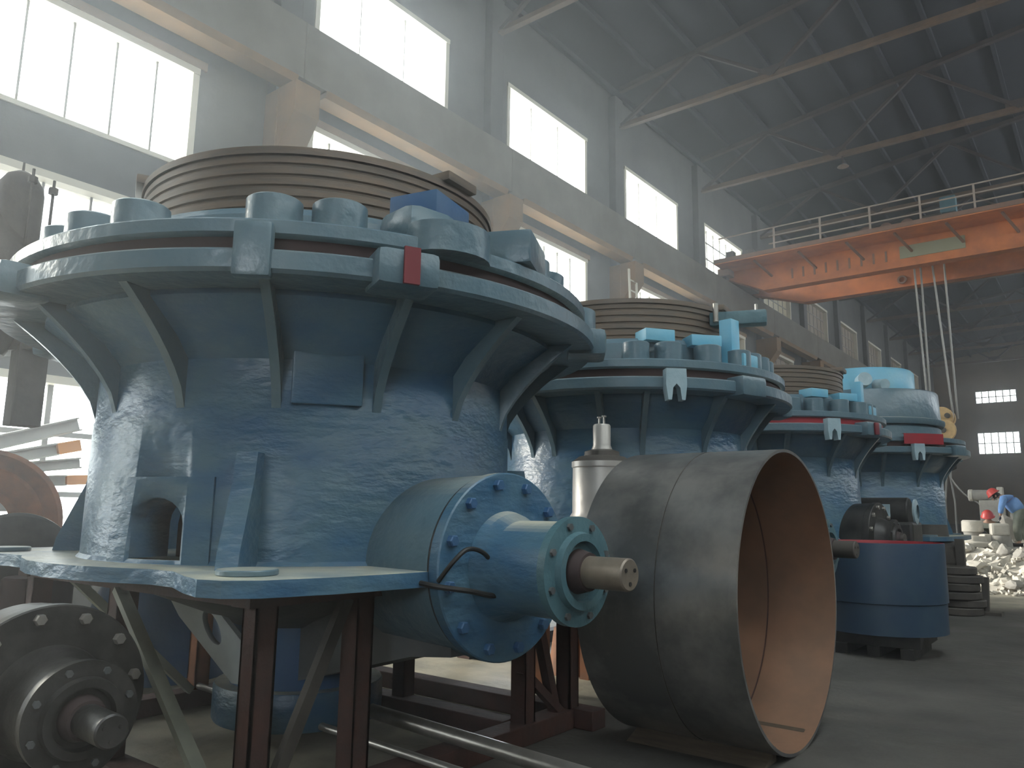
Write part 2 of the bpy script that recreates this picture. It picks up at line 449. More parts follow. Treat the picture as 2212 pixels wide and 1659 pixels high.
def end_window(o, n, rows, lines):
    WN[0] += 1
    e = empty('window_%d' % WN[0], ((o[0] + o[1]) / 2, Y1, o[2]), kind='structure')
    hw = (o[1] - o[0]) / 2; h = o[3] - o[2]
    MB().b2((-hw, 0, 0), (-hw + .1, .1, h)).b2((hw - .1, 0, 0), (hw, .1, h)).b2((-hw, 0, 0), (hw, .1, .1)).b2((-hw, 0, h - .1), (hw, .1, h)).build('window_frame', MULL, e, 0)
    m = MB()
    for k in range(1, n): m.b2((-hw + 2 * hw * k / n - .04, .1, 0), (-hw + 2 * hw * k / n + .04, .16, h))
    for zz in lines: m.b2((-hw, .1, zz - .04), (hw, .16, zz + .04))
    m.build('mullions', MULL, e, 0)
    MB().b2((-hw, .18, 0), (hw, .19, h)).build('window_pane', GLASS, e, 0)
for o in ends: end_window(o, 6, None, [(o[3] - o[2]) * .5])
# lintel bands over the mid windows in ochre
for i, o in enumerate([o for o in LW if o[3] < 10 and o[1] < 50]):
    t = MB().b2((WX0 + 0.003, o[0] - 0.15, o[3]), (WX0 + 0.06, o[1] + 0.12, o[3] + 0.16)).build('trim_%d' % (i + 1), WOODO, smooth=0); struct(t)

# sliding door: open, its leaf pushed aside outside the wall
WNd = struct(MB().b2((WX0 + 0.0, 15.9, 5.4), (WX0 + 0.15, 22.4, 5.6)).build('door_1', DARK, smooth=0))

# columns, brackets, runway girder, crane rail
COLY = [14.72 + 6.5 * k for k in range(-3, 10)]
names = ['behind the photographer', 'far left behind the first crusher', 'left of the small lit window above the big grey bowl', 'right of the big grey bowl']
for i, y in enumerate(COLY):
    if y > Y1 - 1: break
    vis = {0: 'hall column beside the left window tiers, nearest the camera', 1: 'hall column between the large left window and the narrow lit window', 2: 'hall column with bracket just right of the front crusher bowl',
           3: 'hall column with ladder beside it above the second crusher', 4: 'hall column rising behind the swing clamp of the second crusher'}
    lab = vis.get(i, None)
    yy = y
    e = empty('wall_column', (WX0, yy, 0), lab or 'dim hall column along the far left wall', 'column', 'left wall columns')
    MB().b2((0.0, -0.3, 0), (0.42, 0.3, 9.6), 0.02).build('lower_shaft', CONCO, e, 0)
    MB().b2((0.0, -0.26, 9.6), (0.26, 0.26, 15.6), 0.02).build('upper_shaft', CONC, e, 0)
    MB().prism([(0.4, 8.3), (0.42, 8.3), (0.95, 9.0), (0.95, 9.62), (0.4, 9.62)], -0.28, 0.28, Matrix(((1, 0, 0, 0), (0, 0, 1, 0), (0, 1, 0, 0), (0, 0, 0, 1)))).build('bracket', CONCO, e, 0)
g_prev = COLY[0] - 6.5
for i, y in enumerate(COLY):
    if y > Y1 - 1: break
    ya, yb = y - 6.5, y
    lab = {1: 'runway girder span over the large left window', 2: 'runway girder span behind the grey bowl of the front crusher', 3: 'runway girder span over the lit window right of the front crusher',
           4: 'runway girder span ending above the second crusher bowl', 0: 'runway girder span nearest the camera', 5: 'runway girder span just under the end of the bridge crane', 6: 'runway girder span right beyond the bridge crane end'}.get(i, 'dim distant span of the concrete runway girder')
    e = empty('runway_girder', (-11.6, (ya + yb) / 2, 9.62), lab, 'girder', 'crane runway girder spans')
    L = 3.25
    MB().b2((-0.55, -L, 0.18), (0.0, L, 1.38), 0.03).build('web', GIRD, e, 0)
    MB().prism([(-0.5, 0.2), (0.0, 0.2), (-0.06, 0.06), (-0.46, 0.06)], -L + 0.55, L - 0.12, Matrix(((1, 0, 0, 0), (0, 0, 1, 0), (0, 1, 0, 0), (0, 0, 0, 1)))).build('bottom_flange', CONCO, e, 0)
    MB().b2((-0.32, -L, 1.38), (-0.22, L, 1.5)).build('crane_rail', DARK, e, 0)
# right-hand runway girder (one long beam)
tag(MB().b2((10.9, Y0 + .05, 9.7), (11.3, Y1 - .05, 11.0)).build('runway_girder', GIRD, smooth=0), 'concrete runway girder along the right wall', 'girder')

# rafters
def truss(y, i):
    lab = {1: 'roof truss with pale lower chord crossing the top right corner of the picture', 2: 'roof truss with ochre lower chord in the middle of the roof, lamp bracket on it',
           0: 'hazy roof truss above the second upper window', 3: 'roof truss just before the bridge crane railing', 4: 'roof truss right behind the bridge crane trolley',
           -1: 'roof truss over the front crusher, nearest one above the picture', -2: 'roof truss above and behind the photographer'}.get(i)
    e = empty('roof_truss', (0, y, 14.3), lab or 'dim roof truss beyond the bridge crane', 'roof truss', 'roof trusses')
    xs0, xs1 = -11.95, 11.15
    MB().b2((xs0, -0.09, 0), (xs1, 0.09, 0.06)).b2((xs0, -0.02, 0.06), (xs1, 0.02, 0.2)).build('bottom_chord', TRUSSO, e, 0)
    tz = lambda x: roof_z(x) - 14.3 - 0.12
    MB().bar((xs0, 0, tz(xs0)), (RID, 0, tz(RID)), 0.18, 0.16).bar((RID, 0, tz(RID)), (xs1, 0, tz(xs1)), 0.18, 0.16).build('top_chord', TRUSS, e, 0)
    bn = [-11.9, -6.87, -1.27, 0.47 + 0.0, 6.07, 11.1]
    bn = [-11.9, -6.87, -1.27, 4.4, 9.0, 11.1]
    tn = [-9.2, -4.07, 1.5, 6.7, 10.2]
    w_ = MB()
    for a, t_ in zip(bn, tn): w_.bar((a, 0, .12), (t_, 0, tz(t_)), .12, .1)
    for t_, b in zip(tn, bn[1:]): w_.bar((t_, 0, tz(t_)), (b, 0, .12), .12, .1)
    w_.build('web_members', TRUSS, e, 0)
    for b in bn[1:3]: MB().box((b, 0, 0.24), (0.8, 0.03, 0.34)).build('gusset_plate', TRUSS, e, 0)
for i in range(-2, 10):
    y = 14.55 + 6.42 * i
    if y < Y1 - 1: truss(y, i)
# two dead lamp fixtures hung from the truss
for k, (x, y, z, lb) in enumerate(((-6.6, 27.35, 14.0, 'small lamp fixture hanging under the ochre roof truss'),)):
    e = empty('lamp_fixture', (x, y, z), lb, 'lamp')
    MB().cyl((0, 0, 0), (0, 0, .36), .03, seg=8).build('stem', TRUSS, e)
    MB().lathe([(0.02, .02), (.12, -.03), (.2, -.1), (.18, -.1), (0, -.03)], 16).build('lamp_shade', STEEL, e)

# ------------------------------------------------------------------ bridge crane
def crane():
    e = empty('bridge_crane', (0, 30.5, 11.1), 'orange overhead bridge crane with railing and walkway', 'crane')
    y1, y2 = -1.2, 1.6   # girder fronts relative to 30.5
    Mx = Matrix(((1, 0, 0, 0), (0, 0, 1, 0), (0, 1, 0, 0), (0, 0, 0, 1)))
    for nm, ya, zb, xs in (('near', y1, -0.62, -10.3), ('far', y2, -0.58, -9.6)):
        poly = [(-11.9, 0.42), (11.0, 0.42), (11.0, 0.1), (9.2, zb), (xs, zb), (-11.9, 0.12)]
        b = MB(); b.prism(poly, ya, ya + 0.5, Mx)
        g = b.build('box_girder', CRANE, e, 0)
        MB().b2((xs, ya - 0.07, zb - 0.03), (9.2, ya, zb + 0.04)).build('flange_edge', CRANE, g, 0)
        MB().b2((-11.9, ya + .15, .42), (11, ya + .3, .5)).build('trolley_rail', CRANED, g, 0)
    MB().b2((-12.0, y1 - 0.5, 0.1), (-11.5, y2 + 1.0, 0.42), 0.03).build('end_carriage', CRANED, e, 0)
    MB().b2((10.6, y1 - 0.5, 0.1), (11.1, y2 + 1.0, 0.42), 0.03).build('end_carriage', CRANED, e, 0)
    for yy in (y1 - 0.2, y2 + 0.7):
        MB().cyl((-11.95, yy, 0.12), (-11.7, yy, 0.12), .2, seg=20).build('wheel', DARK, e)
    MB().b2((-11.8, y1 - 1.25, 0.36), (10.9, y1, 0.43)).build('walkway', CRANE, e, 0)
    MB().b2((-11.8, y1 - 1.28, 0.40), (10.9, y1 - 1.24, 0.56)).build('kick_plate', CRANED, e, 0)
    xs = [-11.2, -9.4, -7.7, -6.0, -4.4, -2.8, -1.2, .5, 2.2, 4, 6, 8, 10]
    for x in xs[1:8]:
        MB().bar((x - .9, y1 - 1.0, .34), (x - .55, y1 - 0.02, -.12), .07, .07).build('walkway_strut', CRANED, e, 0)
    for x in xs[1:9]: MB().b2((x - .03, y1 - 1.26, .4), (x + .03, y1 - 1.2, 1.4)).build('railing_post', RAILP, e, 0)
    for z in (0.78, 1.08, 1.4): MB().cyl((-11.6 if z > 1.3 else -9.6, y1 - 1.23, z), (10.9, y1 - 1.23, z), .028, seg=8).build('railing_bar', RAILP, e)
    MB().cyl((-11.6, y2 + 1.3, 1.5), (10.9, y2 + 1.3, 1.5), .028, seg=8).build('railing_bar', RAILP, e)
    s = MB().b2((-5.35, y1 - 0.03, -0.33), (-3.3, y1, 0.12)).build('sign_board', SIGNG, e, 0); s['label'] = 'faded grey green sign board'
    # electrical boxes at the wall end
    for x, dy, h in ((-11.3, -.9, .5), (-10.9, -.5, .35), (-10.5, -.9, .42), (-10.0, -.6, .3)):
        MB().b2((x - .15, y1 + dy, .43), (x + .15, y1 + dy + .3, .43 + h), .02).build('control_box', DARK, e, 0)
    MB().ringcyl((-5.85, y2 - .05, -.3), (-5.85, y2, -.3), .17, .1, 20, .005).build('inspection_ring', CRANED, e)
    # rust stains are ribs on the near girder
    for k in range(9): MB().b2((-9.2 + k * .42, y1 - .012, -.35), (-9.13 + k * .42, y1, .05)).build('web_rib', CRANED, e, 0)
    return e
crane()
def trolley():
    e = empty('crane_trolley', (-5.2, 30.7, 11.6), 'brown hoist trolley standing on top of the orange bridge crane', 'trolley')
    MB().b2((-1.9, -1.2, 0.05), (1.9, 1.5, 0.28), .02).build('trolley_frame', CRANED, e, 0)
    for x in (-1.3, -0.6, 0.1): MB().cyl((x, -1.1, .5), (x, -.1, .5), .24, seg=16).build('motor', CRANED, e)
    MB().cyl((-1.1, .6, .62), (1.1, .6, .62), .36, seg=24).build('rope_drum', CRANED, e)
    MB().b2((.5, -1.0, .28), (1.2, -.4, .75), .03).build('gearbox', DARK, e, 0)
    m = MB().b2((1.15, -.9, .75), (1.65, -.5, 1.35), .03); m = m.build('control_cabinet', TEAL, e, 0); m['label'] = 'pale green cabinet'
    MB().b2((1.2, -.85, .28), (1.6, -.55, .76)).build('cabinet_stand', DARK, e, 0)
trolley()
def hook():
    e = empty('hook_block', (-4.55, 30.5, 4.7), 'ochre hook block hanging on steel ropes below the bridge crane', 'hook block')
    MB().cyl((-.03, -.32, .42), (-.03, -.16, .42), .36, seg=28, bev=.02).build('sheave_cheek', HOOKP, e)
    MB().cyl((-.03, .16, .42), (-.03, .32, .42), .36, seg=28, bev=.02).build('sheave_cheek', HOOKP, e)
    MB().cyl((.0, -.42, -.05), (.0, -.3, -.05), .4, seg=28, bev=.02).build('block_plate', HOOKP, e)
    MB().cyl((-.2, -.45, .45), (-.2, -.33, .45), .09, seg=12).cyl((.16, -.45, .45), (.16, -.33, .45), .09, seg=12).cyl((0, -.5, -.05), (0, -.4, -.05), .1, seg=12).build('pin', DARK, e)
    MB().box((0, -.1, -.52), (.5, .3, .4), None, .03).build('hook_shank', BEAMO, e)
    pts = [(0, 0, -.7), (0.02, 0, -.9), (.22, 0, -1.1), (.2, 0, -1.32), (0, 0, -1.42), (-.2, 0, -1.3), (-.22, 0, -1.12)]
    MB().tube(pts, [.07, .07, .08, .08, .08, .06, .03], 10).build('hook', DARK, e)
    for (xt, xb, yb) in ((-.55, -.42, -.3), (-.35, -.36, -.1), (-.02, .3, -.1), (.35, .38, .3)):
        MB().cyl((xt, yb, 7.1), (xb, yb, .4), .035, seg=8).build('rope', ROPE, e)
hook()
e = empty('lifting_sling', (-4.55, 30.5, 0), 'pair of thin straight sling chains hanging from the hook down to the floor heap', 'sling')
MB().tube([(-.02, -.1, 3.42), (-.16, 0, 2.2), (-.2, 0, .55)], .03, 8).build('sling_leg', ROPE, e)
MB().tube([(.02, -.1, 3.4), (.12, 0, 2.2), (.1, 0, .3)], .03, 8).build('sling_leg', ROPE, e)
tag(MB().tube([(-4.72, 30.4, 3.3), (-4.66, 30.4, 3.15), (-4.68, 30.4, 2.95), (-4.78, 30.4, 2.75), (-5.05, 30.4, 2.45), (-5.5, 30.4, 1.5), (-5.7, 30.4, 0.03)], .025, 8).build('white_cable', WHITEC), 'short white cable curving down beside the fourth crusher', 'cable')
tag(MB().tube([(-4.36, 30.3, 3.6), (-4.44, 30.3, 3.35), (-4.46, 30.3, 3.0), (-4.36, 30.3, 2.8), (-4.1, 30.3, 2.45), (-3.7, 30.3, 2.15), (-3.4, 30.3, 1.7), (-3.3, 30.3, 0.03)], .025, 8).build('grey_cable', ROPE), 'grey cable curving from the hook towards the workers', 'cable')

# ------------------------------------------------------------------ cone crushers
def arc_rib(mb, ang, r_in, r_out, z_lo, z_hi, t=0.07, conc=0.55, n=8, z_in_top=None):
    """thin radial gusset: concave outer edge from (r_in,z_lo) to (r_out,z_hi)"""
    poly = []
    for k in range(n + 1):
        u = k / n
        r = r_in + (r_out - r_in) * (u ** 1.15)
        z = z_lo + (z_hi - z_lo) * (u ** 0.72)
        poly.append((r, z))
    poly.append((r_in - 0.1, z_hi)); poly.append((r_in - 0.1, z_lo))
    c, s_ = math.cos(ang), math.sin(ang)
    Mx = Matrix(((c, 0, -s_, 0), (s_, 0, c, 0), (0, 1, 0, 0), (0, 0, 0, 1)))
    mb.prism(poly, -t / 2, t / 2, Mx)

def countershaft(parent, ang, z, t_disc, t_small, t_tip, mh, md, ms, msh, sc=1.0, root=0.9, flip=False):
    """horizontal drive housing; parts go under parent"""
    c, s_ = math.cos(ang), math.sin(ang)
    P = lambda t: Vector((t * c, t * s_, z))
    D = Vector((c, s_, 0))
    rd = 0.54 * sc
    M0 = axisM(P(root), D)
    L = t_disc - root
    MB().lathe([(0, 0), (0.40 * sc, 0), (0.515 * sc, 0.25 * sc), (0.53 * sc, L - .07), (0, L - .07)], 64, M0).build('drive_housing', mh, parent)
    MB().cyl(P(t_disc - .065), P(t_disc - .05), rd * .985, seg=64).build('gasket', BLACK, parent)
    disc = MB().cyl(P(t_disc - .05), P(t_disc + .03), rd, seg=72, bev=.008).build('cover_disc', md, parent)
    side = Vector((-s_, c, 0))
    for k in range(12):
        a = 2 * PI * k / 12 + 0.2
        q = P(t_disc + .03) + (side * math.cos(a) + Vector((0, 0, 1)) * math.sin(a)) * rd * .875
        Mq = axisM(q, D)
        MB().lathe([(0, 0), (.034 * sc, 0), (.034 * sc, .03), (0.028 * sc, .036), (0, .036)], 6, Mq).build('bolt', BLUED if md is not BLACK else STEEL, disc)
    sl = MB().lathe([(0, 0), (.315 * sc, 0), (.30 * sc, .05), (.262 * sc, .12 * sc), (.262 * sc, t_small - t_disc - .08), (0, t_small - t_disc - .08)], 56, axisM(P(t_disc + .03), D)).build('bearing_sleeve', ms, parent)
    cp = MB().lathe([(0, 0), (.29 * sc, 0), (.29 * sc, .05), (.21 * sc, .055), (.20 * sc, .09), (.16 * sc, .09), (.15 * sc, .05), (0, .05)], 56, axisM(P(t_small - .05), D)).build('end_cap', TEAL if md is not BLACK else BLACK, parent)
    for k in range(8):
        a = 2 * PI * k / 8 + 0.35
        q = P(t_small) + (side * math.cos(a) + Vector((0, 0, 1)) * math.sin(a)) * .25 * sc
        MB().lathe([(0, 0), (.02 * sc, 0), (.02 * sc, .018), (0, .018)], 6, axisM(q, D)).build('bolt', SHAD, cp)
    MB().cyl(P(t_small - .02), P(t_small + .075), .125 * sc, .10 * sc, 32).build('oil_seal', SEAL, parent)
    sh = MB().cyl(P(t_small + .02), P(t_tip), .084 * sc, seg=40, bev=.008).build('drive_shaft', msh, parent)
    for k in range(3):
        h = MB()
        a = 2 * PI * k / 3 + .5
        q = P(t_tip - .002) + (side * math.cos(a) + Vector((0, 0, 1)) * math.sin(a)) * .045 * sc
        h.cyl(q, q + D * .006, .011 * sc, seg=10)
        h.build('centre_hole', BLACK, sh)
    return disc

def fork(parent, ang, r, z):
    Mz = Matrix.Rotation(ang, 4, 'Z') @ Matrix.Translation((r, 0, z))
    prof = [(-.10, .02), (.10, .02), (.105, -.14), (.085, -.29), (.05, -.29), (.035, -.17), (-.0, -.13), (-.035, -.17), (-.05, -.29), (-.085, -.29), (-.105, -.14)]
    My = Mz @ Matrix(((0, 0, 1, 0), (1, 0, 0, 0), (0, 1, 0, 0), (0, 0, 0, 1)))
    b = MB(); b.prism(prof, -.02, .10, My)
    return b.build('fork_bracket', FORK, parent, 30)

def crusher(c, Rf, rb, label, ears, drums, ribs, hang=-5, variant=1, redgap=False, forks=(), hous=(BLUEG, BLUE, BLUE, SHAFT), detail=True, tips=(2.08, 2.64, 2.97)):
    e = empty('cone_crusher', (c[0], c[1], 0), label, 'cone crusher', 'cone crushers in the row')
    k = Rf / 2.2
    ZF0, ZF1, ZU0, ZU1 = 2.83, 2.96, 3.055, 3.15
    # main frame shell
    body = MB().lathe([(rb - .12, 1.28), (rb + .03, 1.28), (rb + .004, 1.31), (rb + .0, 2.17), (rb - .008, 2.18), (rb - .008, 2.5), (rb + .10, 2.62), (Rf - .32, 2.80), (Rf - .32, 2.86), (rb - .3, 2.86), (rb - .3, 1.28), (rb - .12, 1.28)], 128).build('main_frame', BLUE, e)
    if variant == 1:
        # arched inspection opening cut through the shell and its raised surround
        a = R(-72)
        Mo = Matrix.Rotation(a, 4, 'Z')
        def archpoly(w, h, z0, n=10):
            p = [(-w, z0), (w, z0)]
            for q in range(n + 1): p.append((w * math.cos(PI * q / n), z0 + h + w * .75 * math.sin(PI * q / n)))
            return p
        My = Mo @ Matrix(((0, 0, 1, 0), (1, 0, 0, 0), (0, 1, 0, 0), (0, 0, 0, 1)))
        fr = MB()
        arc = [R(-86.5 + 28.5 * q / 14) for q in range(15)]
        fr.prism([((rb + .022) * math.cos(t), (rb + .022) * math.sin(t)) for t in arc] + [((rb - .1) * math.cos(t), (rb - .1) * math.sin(t)) for t in arc[::-1]], 1.28, 1.79)
        fro = fr.build('door_surround', BLUE, e)
        ct = MB(); ct.prism(archpoly(.2, .21, 1.31), rb - .75, rb + .5, My)
        cut = ct.build('cutter', BLUE, e)
        bpy.context.view_layer.update()
        for t_ in (body, fro):
            md = t_.modifiers.new('cut', 'BOOLEAN'); md.object = cut; md.operation = 'DIFFERENCE'; md.solver = 'EXACT'
            dg = bpy.context.evaluated_depsgraph_get()
            me = bpy.data.meshes.new_from_object(t_.evaluated_get(dg)); t_.modifiers.clear(); t_.data = me
        bpy.data.objects.remove(cut)
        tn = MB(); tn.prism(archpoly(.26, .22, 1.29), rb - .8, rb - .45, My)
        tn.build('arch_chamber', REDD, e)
    # gussets below the top flange
    for a in ribs:
        m = MB(); arc_rib(m, R(a), rb - .02, Rf - .1, 2.17, 2.86, .055)
        m.build('gusset_rib', BLUEG, e, 30)
    # top flange
    m = MB(); m.lathe([(rb, ZF0), (Rf - .02, ZF0), (Rf, ZF0 + .02), (Rf, ZF1 - .015), (Rf - .02, ZF1), (rb, ZF1)], 128)
    tf = m.build('top_flange', BLUEG, e)
    for a in ears:
        mm = MB(); mm.box((0, 0, 0), (.30, .36, .21), None, .045)
        bmesh.ops.transform(mm.bm, matrix=Matrix.Rotation(R(a), 4, 'Z') @ Matrix.Translation((Rf - .06, 0, (ZF0 + ZF1) / 2 + .01)), verts=mm.bm.verts)
        mm.build('flange_lug', BLUEG, tf)
    # gap ring
    m = MB(); m.lathe([(Rf - .28, ZF1 - .01), (Rf - .12, ZF1 - .01), (Rf - .12, ZU0 + .01), (Rf - .28, ZU0 + .01)], 96)
    g = m.build('seal_ring', RED if redgap else REDD, e)
    # adjustment ring flange
    m = MB(); m.lathe([(rb - .2, ZU0), (Rf - .09, ZU0), (Rf - .07, ZU0 + .015), (Rf - .07, ZU1 - .01), (Rf - .08, ZU1), (rb - .2, ZU1)], 128)
    af = m.build('adjustment_ring', BLUEG, e)
    m = MB(); m.lathe([(rb * .78, ZU1 - .02), (rb * 1.03, ZU1 - .02), (rb * 1.02, 3.40), (rb * .98, 3.46), (rb * .8, 3.46)], 96)
    m.build('inner_drum', BLUEG, e)
    if variant == 1:
        for a in ears[1:]:
            mm = MB()
            mm.prism([(-.25, -.26), (-.05, -.26)] + [(-.05 + .2 * math.cos(t_), .26 * math.sin(t_)) for t_ in [R(-80 + 16 * q_) for q_ in range(11)]] + [(-.05, .26), (-.25, .26)], ZU0 + .01, ZU0 + .19, Matrix.Rotation(R(a + 9), 4, 'Z') @ Matrix.Translation((Rf - .10, 0, 0)))
            mm.build('ring_ear', BLUEG, af)
    for a in drums:
        rr = .16 * k
        q = Vector((1.84 * k * math.cos(R(a)), 1.84 * k * math.sin(R(a)), 0))
        MB().lathe([(0, ZU1 - .01), (rr, ZU1 - .01), (rr, 3.35), (rr - .012, 3.36), (0, 3.36)], 28, Matrix.Translation(q)).build('clamping_cylinder', BLUEG, e)
    # threaded bowl
    rr = rb * .885
    if variant < 4:
        pr = [(rr - .25, 3.44), (rr, 3.44)]
        z = 3.46
        while z < 3.86:
            pr += [(rr, z), (rr, z + .045), (rr - .014, z + .052), (rr - .014, z + .068)]; z += .075
        pr += [(rr + .015, 3.89), (rr + .015, 3.94), (rr - .3, 3.94), (rr - .3, 3.44)]
        MB().lathe(pr, 96).build('threaded_bowl', THREAD, e)
        for a in (15, 135, 255):
            mm = MB(); mm.box((0, 0, 0), (.22, .34, .07), None, .015)
            bmesh.ops.transform(mm.bm, matrix=Matrix.Rotation(R(a - 10), 4, 'Z') @ Matrix.Translation((rr - .05, 0, 3.97)), verts=mm.bm.verts)
            mm.build('lifting_lug', THREAD, e)
    # base plate with four corner lugs
    ro = 1.86 * k
    half = [(0, ro), (10, ro), (20, ro), (27, ro + .01), (33, 1.98 * k), (38, 2.25 * k), (41, 2.42 * k), (44, 2.48 * k), (48, 2.47 * k), (56, 2.32 * k), (66, 2.15 * k), (78, 2.03 * k), (90, 2.0 * k)]
    front = [(-90 + d, r_) for d, r_ in half] + [(90 - d, r_) for d, r_ in half[::-1][1:]]
    ring_ = front + [(180 - a_, r_) for a_, r_ in front[::-1][1:-1]]
    MB().prism([(r_ * math.cos(R(a_)), r_ * math.sin(R(a_))) for a_, r_ in ring_], 1.205, 1.285).build('base_plate', BLUE, e, 30)
    for q in range(4):
        al = q * PI / 2 - PI / 4
        MB().cyl((2.15 * k * math.cos(al), 2.15 * k * math.sin(al), 1.284), (2.15 * k * math.cos(al), 2.15 * k * math.sin(al), 1.315), .15, seg=28, bev=.006).build('bolt_boss', BLUEG, e)
        al = q * PI / 2 - PI / 4 + R(hang)
        m = MB()
        poly = [(rb - .05, 1.28), (rb + .36 * k, 1.28), (rb + .34 * k, 1.38), (rb + .16, 1.78), (rb + .13, 1.93), (rb - .05, 1.93)]
        cc, ss = math.cos(al), math.sin(al)
        m.prism(poly, -.06, .06, Matrix(((cc, 0, -ss, 0), (ss, 0, cc, 0), (0, 1, 0, 0), (0, 0, 0, 1)))).build('base_gusset', BLUE, e, 30)
    # underside: hub, web
    MB().lathe([(rb - .25, 1.205), (rb - .4, 1.05), (.62, .85), (.52, .80), (.50, .80)], 72).build('lower_shell', SHAD, e)
    MB().lathe([(0, .15), (.46, .15), (.50, .19), (.50, .9), (0, .9)], 56).build('bottom_cylinder', BLUED, e)
    MB().lathe([(.49, .13), (.60, .13), (.61, .15), (.61, .36), (.60, .38), (.49, .38)], 56).build('cylinder_collar', BLUE, e)
    countershaft(e, R(hang), 1.3, *tips, *hous, root=rb - .45)
    return e

ribs1 = [-92, -68.5, -46, -23.5, -1, 24, 48, 72, 96, 120, 150, 180, 205, 230, 248]
ears1 = [-93, -26, 34, 94, 154, 214]
dr1 = [-98, -86, -72.5, -46.5, -35, 1, 12, 23, 34, 46, 60, 80, 100, 120, 140, 160, 180, 200, 220, 240]
C1 = (-4.95, 3.8)
big = crusher(C1, 2.2, 1.53, 'huge blue cone crusher nearest the camera, on a rusty steel frame', ears1, dr1, ribs1, -5, 1)
def on(a, r, z, c=(0, 0)): return Vector((c[0] + r * math.cos(R(a)), c[1] + r * math.sin(R(a)), z))
# red stripe and fork on the front crusher
m = MB(); m.box((0, 0, 0), (.02, .09, .205), None, .0)
bmesh.ops.transform(m.bm, matrix=Matrix.Rotation(R(-26), 4, 'Z') @ Matrix.Translation((2.2 + .115, .0, 2.905)), verts=m.bm.verts)
REDS = mat('dull_red_paint', (0.17, 0.022, 0.03), 0.55)
o = m.build('red_stripe', REDS, big); o['label'] = 'red painted stripe on the lug'
def rbox(name, parent, a, r, z, size, m_, rot=0.0, bev=.012):
    mm = MB(); mm.box((0, 0, 0), size, None, bev)
    bmesh.ops.transform(mm.bm, matrix=Matrix.Rotation(R(a), 4, 'Z') @ Matrix.Translation((r, 0, z)) @ Matrix.Rotation(rot, 4, 'Z'), verts=mm.bm.verts)
    return mm.build(name, m_, parent, 30)
rbox('clamp_block', big, -15.5, 1.72, 3.465, (.34, .42, .15), BLUED, .5)['label'] = 'clean light blue block'
rbox('lock_block', big, -20.5, 1.86, 3.27, (.36, .36, .24), BLUEG, 0.2, .08)
rbox('lock_block', big, 2, 1.95, 3.27, (.30, .5, .22), BLUEG, .4, .02)
rbox('centre_post', big, -47, 2.18, 2.95, (.09, .2, .30), BLUEG, 0, .02)
rbox('shell_patch', big, -35, 1.53, 2.48, (.04, .42, .5), BLUE, 0, .015)
# pinion web under the drive housing
m = MB(); cc, ss = math.cos(R(-5)), math.sin(R(-5))
m.prism([(.3, 1.2), (1.95, 1.0), (1.95, .80), (1.6, .76), (.3, .42)], -.28, .28, Matrix(((cc, 0, -ss, 0), (ss, 0, cc, 0), (0, 1, 0, 0), (0, 0, 0, 1)))).build('drive_web', SHAD, big, 30)
def spline(pts, n=8):
    pts = [Vector(p) for p in pts]; P = [pts[0]] + pts + [pts[-1]]; o = []
    for a, b, c, d in zip(P, P[1:], P[2:], P[3:]):
        for q in range(n):
            t = q / n
            o.append(.5 * ((2 * b) + (c - a) * t + (2 * a - 5 * b + 4 * c - d) * t * t + (3 * b - a - 3 * c + d) * t ** 3))
    return o + [pts[-1]]
MB().tube(spline([(2.06, -.72, 1.24), (2.16, -.71, 1.35), (2.18, -.62, 1.41), (2.18, -.48, 1.38), (2.18, -.36, 1.27), (2.20, -.30, 1.22)]), .013, 8).build('oil_hose', RUBBER, big)
MB().tube(spline([(1.95, -.76, 1.23), (2.08, -.74, 1.215), (2.18, -.60, 1.19), (2.19, -.42, 1.155), (2.20, -.30, 1.16)]), .015, 8).build('oil_hose', RUBBER, big)

def clamps(e, k, base):
    """light blue clamp blocks, post and swing arm on top of a crusher in the row"""
    rbox('clamp_block', e, base - 47, 1.62 * k + .0, 3.47, (.26, .34, .13), BLUEL, .2)['label'] = 'light blue clamp block'
    rbox('clamp_block', e, base - 27, 1.70 * k, 3.43, (.26, .34, .12), BLUEL, -.25)['label'] = 'light blue clamp block'
    p = rbox('clamp_post', e, base - 14, 1.78 * k, 3.46, (.15, .17, .5), BLUEL, .1)
    rbox('clamp_foot', e, base - 9, 1.84 * k, 3.25, (.26, .36, .14), BLUEL, 0)
    return p
ribs2 = [-92, -69, -53, -25, 5, 30, 55, 80, 105, 130, 155, 180, 205, 232, 255]
ears2 = [-20, 40, 100, 160, 220, 262]
dr2 = [-76, -56, -44, -28, -12, -4, 5, 14, 24, 36, 50, 70, 95, 120, 145, 170, 200, 235]
c2 = crusher((-4.70, 8.26), 1.95, 1.44, 'second blue cone crusher of the row, with a teal swing arm on its rim', ears2, dr2, ribs2, -5, 2, tips=(1.9, 2.4, 2.68), hous=(BLUED, BLUED, BLUED, DARK))
fork(c2, R(-46), 1.95, 3.0); fork(c2, R(-97), 1.95, 3.0)
clamps(c2, 1.95 / 2.2, 0)
arm = rbox('swing_arm', c2, -3, 1.52, 3.79, (.2, .62, .16), TEAL, -1.17, .03)
MB().cyl(on(-12.5, 1.38, 3.74), on(-12.5, 1.38, 3.95), .03, seg=10).build('arm_pin', STEEL, arm)
MB().cyl(on(2, 1.68, 3.85), on(2, 1.68, 3.97), .018, seg=8).build('arm_pin', STEEL, arm)
c3 = crusher((-4.64, 12.9), 1.95, 1.44, 'third blue cone crusher of the row, with a narrow red gap under its ring', ears2, dr2, [a - 6 for a in ribs2], -5, 3, redgap=True, tips=(1.75, 2.0, 2.12), hous=(BLACK, BLACK, BLACK, DARK))
fork(c3, R(-42), 1.95, 3.0); fork(c3, R(-100), 1.95, 3.0)
clamps(c3, 1.95 / 2.2, 8)
